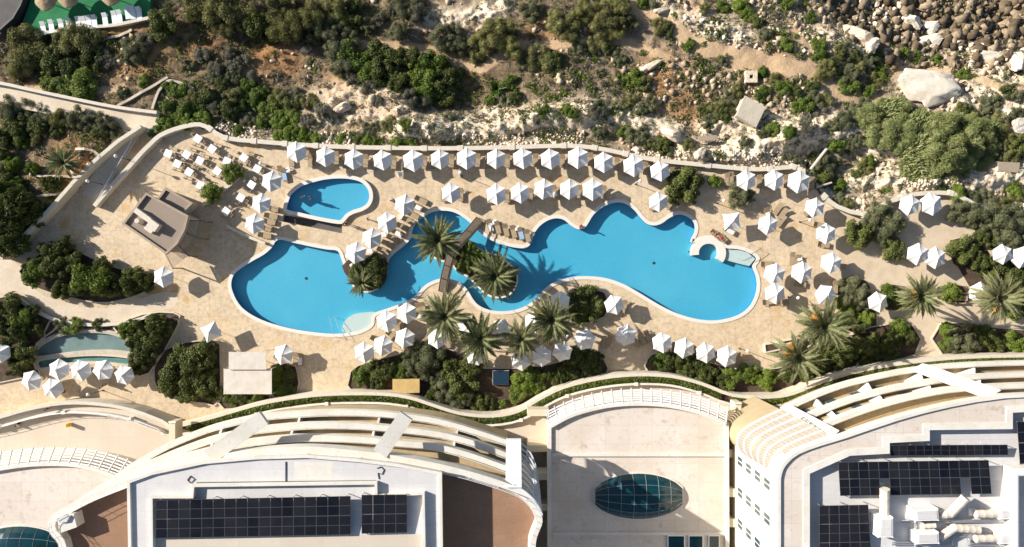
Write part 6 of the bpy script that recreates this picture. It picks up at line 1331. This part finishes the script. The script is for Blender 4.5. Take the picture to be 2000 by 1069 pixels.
# ---------------------------------------------------------------- palms
def frond_mesh(seed, n, matl, droop=1.0, lo=-.15, hi=1.25, dead=False):
    r = random.Random(seed); V = []; Fq = []
    for i in range(n):
        az = 2.39996 * i + r.uniform(-.25, .25); t = i / n; el = lo + (hi - lo) * (t ** .8) + r.uniform(-.1, .1); L_n = r.uniform(.88, 1.08) * (1 - .25 * max(0, t - .6)); dr = droop * r.uniform(.55, .95)
        pts = []; p = Vector((.03 * math.cos(az), .03 * math.sin(az), 0)); e = el; seg = 11; az2 = az
        for k in range(seg + 1):
            pts.append(p.copy()); e -= dr / seg * (1 + k / seg) * .75; az2 += r.uniform(-.025, .025); p = p + Vector((math.cos(az2) * math.cos(e), math.sin(az2) * math.cos(e), math.sin(e))) * (L_n / seg)
        for k in range(1, seg + 1):
            d = (pts[k] - pts[k - 1]).normalized(); s = d.cross(Vector((0, 0, 1))).normalized(); u = s.cross(d)
            b0 = len(V); w = .009 * (1 - .6 * k / seg); V += [pts[k - 1] - s * w, pts[k - 1] + s * w, pts[k] + s * w, pts[k] - s * w]; Fq.append((b0, b0 + 1, b0 + 2, b0 + 3))
            f = k / seg; ll = .135 * (math.sin(PI * min(1, .18 + .86 * f)) ** .7) * r.uniform(.85, 1.1)
            for sd in (1, -1):
                for h in (.0, .25, .5, .75):
                    a = pts[k - 1].lerp(pts[k], h); dirn = (s * sd * .72 + d * .62 + u * r.uniform(.10, .42) - Vector((0, 0, .12 if not dead else .4))).normalized(); x_ = d * .0125
                    b0 = len(V); V += [a - x_, a + x_, a + dirn * ll * .6 + x_ * .9, a + dirn * ll + Vector((0, 0, -.03)), a + dirn * ll * .6 - x_ * .9]; Fq.append((b0, b0 + 1, b0 + 2, b0 + 3, b0 + 4))
    me_ = bpy.data.meshes.new('fronds'); me_.from_pydata([v[:] for v in V], [], Fq); me_.materials.append(matl); return me_
FR = [frond_mesh(21 + k, 32 + 4 * k, M['leaf_palm'], (1.0, 1.25, .85, 1.1)[k]) for k in range(4)]; FRD = frond_mesh(40, 7, M['leaf_palmdead'], 1.1, -.75, -.2, True)
FRS = frond_mesh(44, 26, M['leaf_palm'], .9, .1, 1.2)
def palm(label, x, y, r, h, dates=(), lean=(0, 0), small=False, base=0.0):
    top = P(x, y, h); t = thing('palm_tree', label, 'palm', (top.x - lean[0], top.y - lean[1], base)); hh = h - base; R = 1.1 * r * (H - h) / F
    pts = [(lean[0] * (k / 6) ** 1.6, lean[1] * (k / 6) ** 1.6, hh * k / 6) for k in range(7)]
    m = MB(); fine = [tuple(Vector(pts[min(5, int(k / 4))]).lerp(Vector(pts[min(5, int(k / 4)) + 1]), (k % 4) / 4 if k < 24 else 1)) for k in range(25)]
    m.tube([(fine[0][0], fine[0][1], -.2)] + fine[1:], [(.30 - .09 * k / 24) * (1.0 if k % 2 else .88) * (1.25 if k > 21 else 1) * (.8 if small else 1) for k in range(25)], 10).build('trunk', M['palmbark'], t)
    c_ = link('crown', random.choice(FR) if not small else FRS, t); c_.location = (lean[0], lean[1], hh); c_.scale = (R, R, R * 1.0); c_.rotation_euler = (0, 0, random.uniform(0, 6))
    if not small:
        c_ = link('dead_fronds', FRD, t); c_.location = (lean[0], lean[1], hh - .15); c_.scale = (R * .85, R * .85, R * .8); c_.rotation_euler = (0, 0, random.uniform(0, 6))
    for a, q in dates:
        m = MB(); a = math.radians(a); d = Vector((math.cos(a), math.sin(a), 0)); o_ = Vector((lean[0], lean[1], hh))
        for k in range(26):
            w = Vector((random.gauss(0, .13), random.gauss(0, .13), random.gauss(0, .12))); m.tube([o_ + d * .15 + Vector((0, 0, .25)), o_ + d * q * R * .7 + w * .6 + Vector((0, 0, .75)), o_ + d * q * R + w * 1.8 + Vector((0, 0, .6))], [.03, .028, .04], 4)
        m.build('date_cluster', M['dates'], t)
palm('large palm left of the footbridge on the pool island', 855, 470, 52, 6.2, base=.1); palm('large palm at the right end of the pool island', 965, 540, 52, 6.0, base=.1)
palm('short young palm on the planted islet of the left basin', 706, 553, 30, 2.6, small=True, base=.1)
palm('leftmost palm below the pool with one orange date cluster', 868, 618, 54, 6.4, [(70, .45)]); palm('second palm from left in the row below the pool', 938, 662, 54, 6.6); palm('third palm from left in the row below the pool', 1017, 662, 44, 6.2)
palm('fourth palm below the pool with two orange date clusters', 1076, 625, 52, 6.5, [(140, .42), (235, .45)])
palm('big palm with orange dates right of the deck beside the round bushes', 1608, 638, 58, 6.4, [(140, .5), (118, .45), (200, .3)]); palm('big palm with orange dates beside the timber planter boxes', 1556, 698, 56, 6.2, [(125, .5), (165, .45), (150, .3)])
palm('tall leaning palm with thin crown right of the grey parasol', 1795, 578, 48, 6.6, [(160, .35), (215, .35)], lean=(-1.2, .2)); palm('palm with orange dates at the far right above the hotel bed', 1948, 582, 52, 6.6, [(115, .35), (245, .42)])
palm('low wide palm left of the garden stairs', 125, 318, 36, 3.6, base=.6)
# ================================================================ rocks
def rock_mesh(seed, matl, sub=ICO_V, fc=ICO_F, amp=.5):
    r = np.random.default_rng(seed); v = sub.copy()
    for k in range(9):
        n = r.normal(size=3); n /= np.linalg.norm(n); c_ = r.uniform(.40, .80); d = v @ n; v = np.where((d > c_)[:, None], v - (d - c_)[:, None] * n * .9, v)
    v = v * (1 + amp * (fbm(v[:, 0] * 3 + seed * 3.1 + v[:, 2] * 2.1, v[:, 1] * 3 + v[:, 2] * 1.7, 1.3, 3, seed)[:, None] - .5)) * np.array([1, r.uniform(.7, .95), r.uniform(.55, .8)])
    me_ = bpy.data.meshes.new('boulder'); me_.from_pydata(v.tolist(), [], fc); me_.materials.append(matl); return me_
_b = bmesh.new(); bmesh.ops.create_icosphere(_b, subdivisions=4, radius=1); I4V = np.array([v.co[:] for v in _b.verts]); I4F = [tuple(v.index for v in f.verts) for f in _b.faces]; _b.free()
RK = {k: [rock_mesh(60 + 10 * i + v, M[k]) for v in range(6)] for i, k in enumerate(('limestone', 'darkrock', 'whiterock'))}
BIG = [rock_mesh(200 + v, M['whiterock' if v < 3 else 'limestone'], I4V, I4F, .5) for v in range(5)]
def boulder(label, x, y, rx, ry, hz_, me_, rz=0.0, group=None, sink=.25):
    p = PT(x, y); o_ = link('boulder', me_); o_.location = (p.x, p.y, p.z + hz_ * (.5 - sink)); o_.rotation_euler = (random.uniform(-.25, .25), random.uniform(-.25, .25), rz); o_.scale = (rx * .078, ry * .078, hz_); return tag(o_, label, 'boulder', group)
boulder('huge white limestone boulder with a flat bright top at right', 1822, 174, 82, 54, 2.4, BIG[0], -.25); boulder('big ochre and white boulder among the pale rocks at upper right', 1672, 72, 44, 28, 1.8, BIG[3], -.5); boulder('smooth grey boulder leaning below the ochre boulder', 1700, 92, 22, 20, 1.7, BIG[4], .3)
boulder('long white ledge rock above the track at right', 1810, 85, 40, 22, 1.6, BIG[1], .4); boulder('large pale block beside the dark shore rocks', 1780, 45, 24, 18, 1.8, BIG[2], -.7); boulder('second pale block at the rim of the dark shore rocks', 1815, 55, 24, 17, 1.7, BIG[1], .3)
boulder('white boulder at the right edge above the thicket', 1955, 230, 18, 18, 1.6, BIG[2], 1.0); boulder('tall pale rock face at the right edge below the path', 1990, 245, 26, 20, 1.6, BIG[1], .4); boulder('wide white rock slab right of the path curve', 1945, 115, 40, 20, 1.2, BIG[0], -.2); boulder('white rock shelf at the right frame edge', 1985, 120, 26, 24, 1.6, BIG[2], .7)
boulder('brown flat-topped rock outcrop left of the concrete hut', 1290, 22, 18, 10, 1.0, BIG[4], 0); boulder('rounded brown rock in the slope above the thicket', 598, 97, 14, 12, 1.0, BIG[3], .6); boulder('orange rock bluff above the sea wall parasols', 668, 212, 22, 14, 1.2, BIG[3], .3)
boulder('large tan boulder sitting on the sea wall rubble', 1365, 302, 20, 16, 1.6, BIG[4], .4); boulder('tan rock outcrop beside the sea wall bushes', 1308, 262, 26, 18, 1.6, BIG[3], -.5); boulder('grey slab rock half in shade on the pale slope', 1270, 130, 26, 12, 1.0, BIG[4], .3)
def region_rocks(phrase, poly, n, kinds, rlo, rhi, seed, nm):
    r = np.random.default_rng(seed); xs = [p[0] for p in poly]; ys = [p[1] for p in poly]; pts = []; tries = 0
    while len(pts) < n and tries < 20000:
        tries += 1; x, y = r.uniform(min(xs), max(xs)), r.uniform(min(ys), max(ys)); q = rlo + (rhi - rlo) * r.uniform() ** 2.2
        if inside(x, y, poly) and all((x - a) ** 2 + (y - b_) ** 2 > (.75 * (q + c_)) ** 2 for a, b_, c_ in pts): pts.append((x, y, q))
    pts.sort()
    for i, (x, y, q) in enumerate(pts):
        k = kinds[int(r.integers(len(kinds)))]; boulder(f'{nm} {phrase}, {ordw(i + 1)} from left', x, y, q, q * r.uniform(.75, 1), q * .078 * r.uniform(.9, 1.3), RK[k][int(r.integers(6))], r.uniform(0, 6.28), f'{nm}s {phrase}')
rr_ = region_rocks
rr_('in the shore field, left part', [(1690, 0), (1780, 0), (1800, 35), (1760, 40), (1700, 22)], 26, ['limestone', 'limestone', 'darkrock'], 5, 10, 1, 'brown boulder'); rr_('in the shore field, middle part', [(1780, 0), (1880, 0), (1890, 60), (1850, 75), (1800, 35)], 48, ['darkrock'], 5, 12, 2, 'dark brown boulder'); rr_('in the shore field, right part', [(1880, 0), (2000, 0), (2000, 90), (1900, 85), (1885, 60)], 46, ['darkrock'], 5, 12, 3, 'dark brown boulder')
rr_('in the field below the shore rocks', [(1620, 5), (1690, 0), (1770, 40), (1790, 75), (1740, 75), (1720, 50), (1660, 40)], 46, ['limestone', 'whiterock', 'limestone'], 4, 9, 4, 'pale boulder'); rr_('in the tumble above the right track', [(1335, 30), (1370, 10), (1420, 45), (1480, 85), (1490, 105), (1440, 95), (1400, 80), (1350, 50)], 34, ['limestone', 'whiterock'], 4, 9, 5, 'pale boulder'); rr_('at the bend near the right frame edge', [(1850, 80), (1920, 88), (2000, 95), (2000, 150), (1920, 115), (1870, 110)], 22, ['whiterock', 'limestone'], 5, 11, 6, 'pale boulder')
rr_('along the foot of the slope above the sea wall corner', [(1345, 300), (1440, 290), (1450, 325), (1380, 318)], 16, ['limestone'], 4, 7, 7, 'tan boulder'); rr_('on the brown slope near upper centre', [(480, 90), (640, 100), (760, 190), (720, 250), (620, 200), (500, 150)], 16, ['limestone'], 4, 8, 8, 'brown boulder'); rr_('in the hollow beside the reed thicket', [(1690, 300), (1760, 285), (1770, 330), (1700, 360)], 12, ['limestone'], 4, 9, 9, 'tan boulder'); rr_('near the concrete hut', [(1500, 40), (1620, 60), (1570, 120), (1500, 110)], 14, ['limestone', 'whiterock'], 3, 7, 10, 'pale boulder'); rr_('around the huge white boulder', [(1890, 170), (1960, 180), (1950, 215), (1900, 215), (1740, 190), (1760, 200)], 8, ['whiterock'], 4, 8, 12, 'pale boulder')
# rubble, tufts: nobody could count these
CUBE_V = np.array([(x, y, z) for z in (-.8, .8) for x, y in ((-1, -.9), (1, -.9), (.8, .9), (-.8, .9))]); CUBE_F = [(3, 2, 1, 0), (4, 5, 6, 7), (0, 1, 5, 4), (1, 2, 6, 5), (2, 3, 7, 6), (3, 0, 4, 7)]
def merged(name, base_v, base_f, pos, sc, matl, seed, zfac=.7):
    r = np.random.default_rng(seed); n = len(pos); nb = len(base_v); a = r.uniform(0, 2 * PI, n); c_, s_ = np.cos(a), np.sin(a)
    v = base_v[None] * (1 + .22 * r.normal(size=(n, nb, 1))) * sc[:, None, None] * np.array([1, .8, zfac]); x = v[..., 0] * c_[:, None] - v[..., 1] * s_[:, None]; y = v[..., 0] * s_[:, None] + v[..., 1] * c_[:, None]
    V = np.stack([x, y, v[..., 2]], -1) + pos[:, None, :]; Fa = np.array(base_f)[None] + (np.arange(n) * nb)[:, None, None]
    me_ = bpy.data.meshes.new(name); V = V.reshape(-1, 3); Fa = Fa.reshape(-1, Fa.shape[-1]); me_.vertices.add(len(V)); me_.vertices.foreach_set('co', V.ravel().astype(np.float32)); me_.loops.add(Fa.size); me_.loops.foreach_set('vertex_index', Fa.ravel().astype(np.int32)); me_.polygons.add(len(Fa)); me_.polygons.foreach_set('loop_start', np.arange(0, Fa.size, Fa.shape[1], dtype=np.int32)); me_.update(calc_edges=True); me_.materials.append(matl)
    o_ = link(name, me_); o_['kind'] = 'stuff'; return o_
def scatter(n, seed, dens):
    r = np.random.default_rng(seed); X = r.uniform(-84, 84, n * 4); Y = r.uniform(2, 45, n * 4); d = dens(X, Y); k = r.uniform(0, 1, len(X)) < d; k &= ~inside(X, Y, deck_edge); X, Y = X[k][:n], Y[k][:n]
    pp = np.full(X.shape, 9e9)
    for l, w in _pl: pp = np.minimum(pp, seg_dist(X, Y, l) / w)
    k = (pp > .95) & (seg_dist(X, Y, rl) > 1.9) & ~inside(X, Y, ccw(PX([(-80, -40), (296, -40), (300, 60), (-80, 80)], gz))) & ~inside(X, Y, [p for p in PX([(20, 520), (200, 410), (310, 262), (288, 245), (10, 500)])]); X, Y = X[k], Y[k]; return X, Y
rk = lambda X, Y: smst(-25, 45, X)
X, Y = scatter(9000, 1, lambda X, Y: np.clip(smst(.50, .68, fbm(X, Y, 6, 3, 31)) * (.25 + .75 * rk(X, Y)) * (1 - smst(.25, .5, pale_of(X, Y))) + .7 * smst(50, 62, X + .3 * Y) * smst(28, 36, Y), 0, 1)); n = len(X)
Z = T(X, Y); sc = .09 + .42 * RNG.uniform(0, 1, n) ** 4.5; k = X + .55 * (Y - 34) > 55; k &= Y > 33
merged('limestone_rubble', CUBE_V, CUBE_F, np.stack([X, Y, Z], 1)[~k], sc[~k], M['rubble'], 3)
if k.sum(): merged('shore_rubble', CUBE_V, CUBE_F, np.stack([X, Y, Z], 1)[k], (.12 + .75 * RNG.uniform(0, 1, n) ** 3.5)[k], M['shorerubble'], 4, .9)
wl_ = smooth(PX(wall_px[i0:-1]), 6); a = np.array(wl_); i = RNG.integers(0, len(a) - 1, 3200); d = a[i + 1] - a[i]; d /= np.linalg.norm(d, axis=1, keepdims=True) + 1e-9; o_ = .5 + 2.1 * RNG.uniform(0, 1, 3200) ** 1.5; q = a[i] + (a[i + 1] - a[i]) * RNG.uniform(0, 1, (3200, 1)) + np.stack([-d[:, 1], d[:, 0]], 1) * o_[:, None]
kp_ = fbm(q[:, 0], q[:, 1], 7, 2, 77) + .002 * q[:, 0] > .46; q = q[kp_]; qz = T(q[:, 0], q[:, 1])
merged('wall_rubble', CUBE_V, CUBE_F, np.stack([q[:, 0], q[:, 1], qz + .03], 1), .10 + .17 * RNG.uniform(0, 1, len(q)) ** 2, M['rubble'], 6, .8)
TV = []; TF = []
r_ = random.Random(5)
for k in range(16):
    a = r_.uniform(0, 6.28); q = r_.uniform(.15, .75); c_ = Vector((q * math.cos(a), q * math.sin(a), r_.uniform(.15, .75) * (1.1 - .6 * q))); u = Vector((r_.gauss(0, 1), r_.gauss(0, 1), r_.gauss(0, .6))).normalized() * .26; w = Vector((r_.gauss(0, 1), r_.gauss(0, 1), r_.gauss(0, .6))).normalized() * .20; b0 = len(TV); TV += [c_ - u, c_ - w, c_ + u, c_ + w]; TF.append((b0, b0 + 1, b0 + 2, b0 + 3))
TV = np.array([v[:] for v in TV])
for nm, mt, n, seed, dens, lo, hi in (('dark_scrub', 'leaf_dark', 1300, 15, lambda X, Y: smst(.46, .62, fbm(X, Y, 5, 3, 81)) * (1 - .6 * rk(X, Y)) * (1 - smst(-56, -60, X) * smst(24, 18, Y)), .3, .95), ('mixed_scrub', 'leaf_green', 2200, 16, lambda X, Y: rk(X, Y) * smst(.48, .62, fbm(X, Y, 4.5, 3, 91)), .2, .6), ('green_scrub', 'leaf_green', 1700, 11, lambda X, Y: smst(.50, .68, fbm(X, Y, 5, 3, 41)) * (1 - .3 * rk(X, Y)), .25, .75), ('grey_scrub', 'leaf_grey', 6500, 12, lambda X, Y: smst(.42, .60, fbm(X, Y, 4, 3, 51)), .18, .55), ('dry_grass', 'leaf_dry', 4200, 13, lambda X, Y: smst(.42, .6, fbm(X, Y, 7, 3, 61)) * .8, .18, .42), ('olive_scrub', 'leaf_olive', 6000, 14, lambda X, Y: smst(.45, .62, fbm(X, Y, 6, 3, 71)), .2, .65)):
    X, Y = scatter(n, seed, dens); Z = T(X, Y); merged(nm, TV, TF, np.stack([X, Y, Z], 1), lo + (hi - lo) * RNG.uniform(0, 1, len(X)) ** 2, M[mt], seed, .8)
for kk in 'gdbsath':
    pp_ = [(PT(x, y), r) for x, y, r, k in SMALL if k == kk]
    if not pp_: continue
    q = np.array([[p.x + RNG.normal(0, r * .025), p.y + RNG.normal(0, r * .025), p.z] for p, r in pp_ for _ in range(5)]); sc_ = np.array([r * .0765 * RNG.uniform(.5, .85) for p, r in pp_ for _ in range(5)])
    merged(KINDS[kk][1].replace('-', '_').replace(' ', '_') + '_low_scrub', TV, TF, q, sc_, M[KINDS[kk][0]], 90 + ord(kk), .9)
print('labels', len(LABELS), 'objects', len(bpy.data.objects))
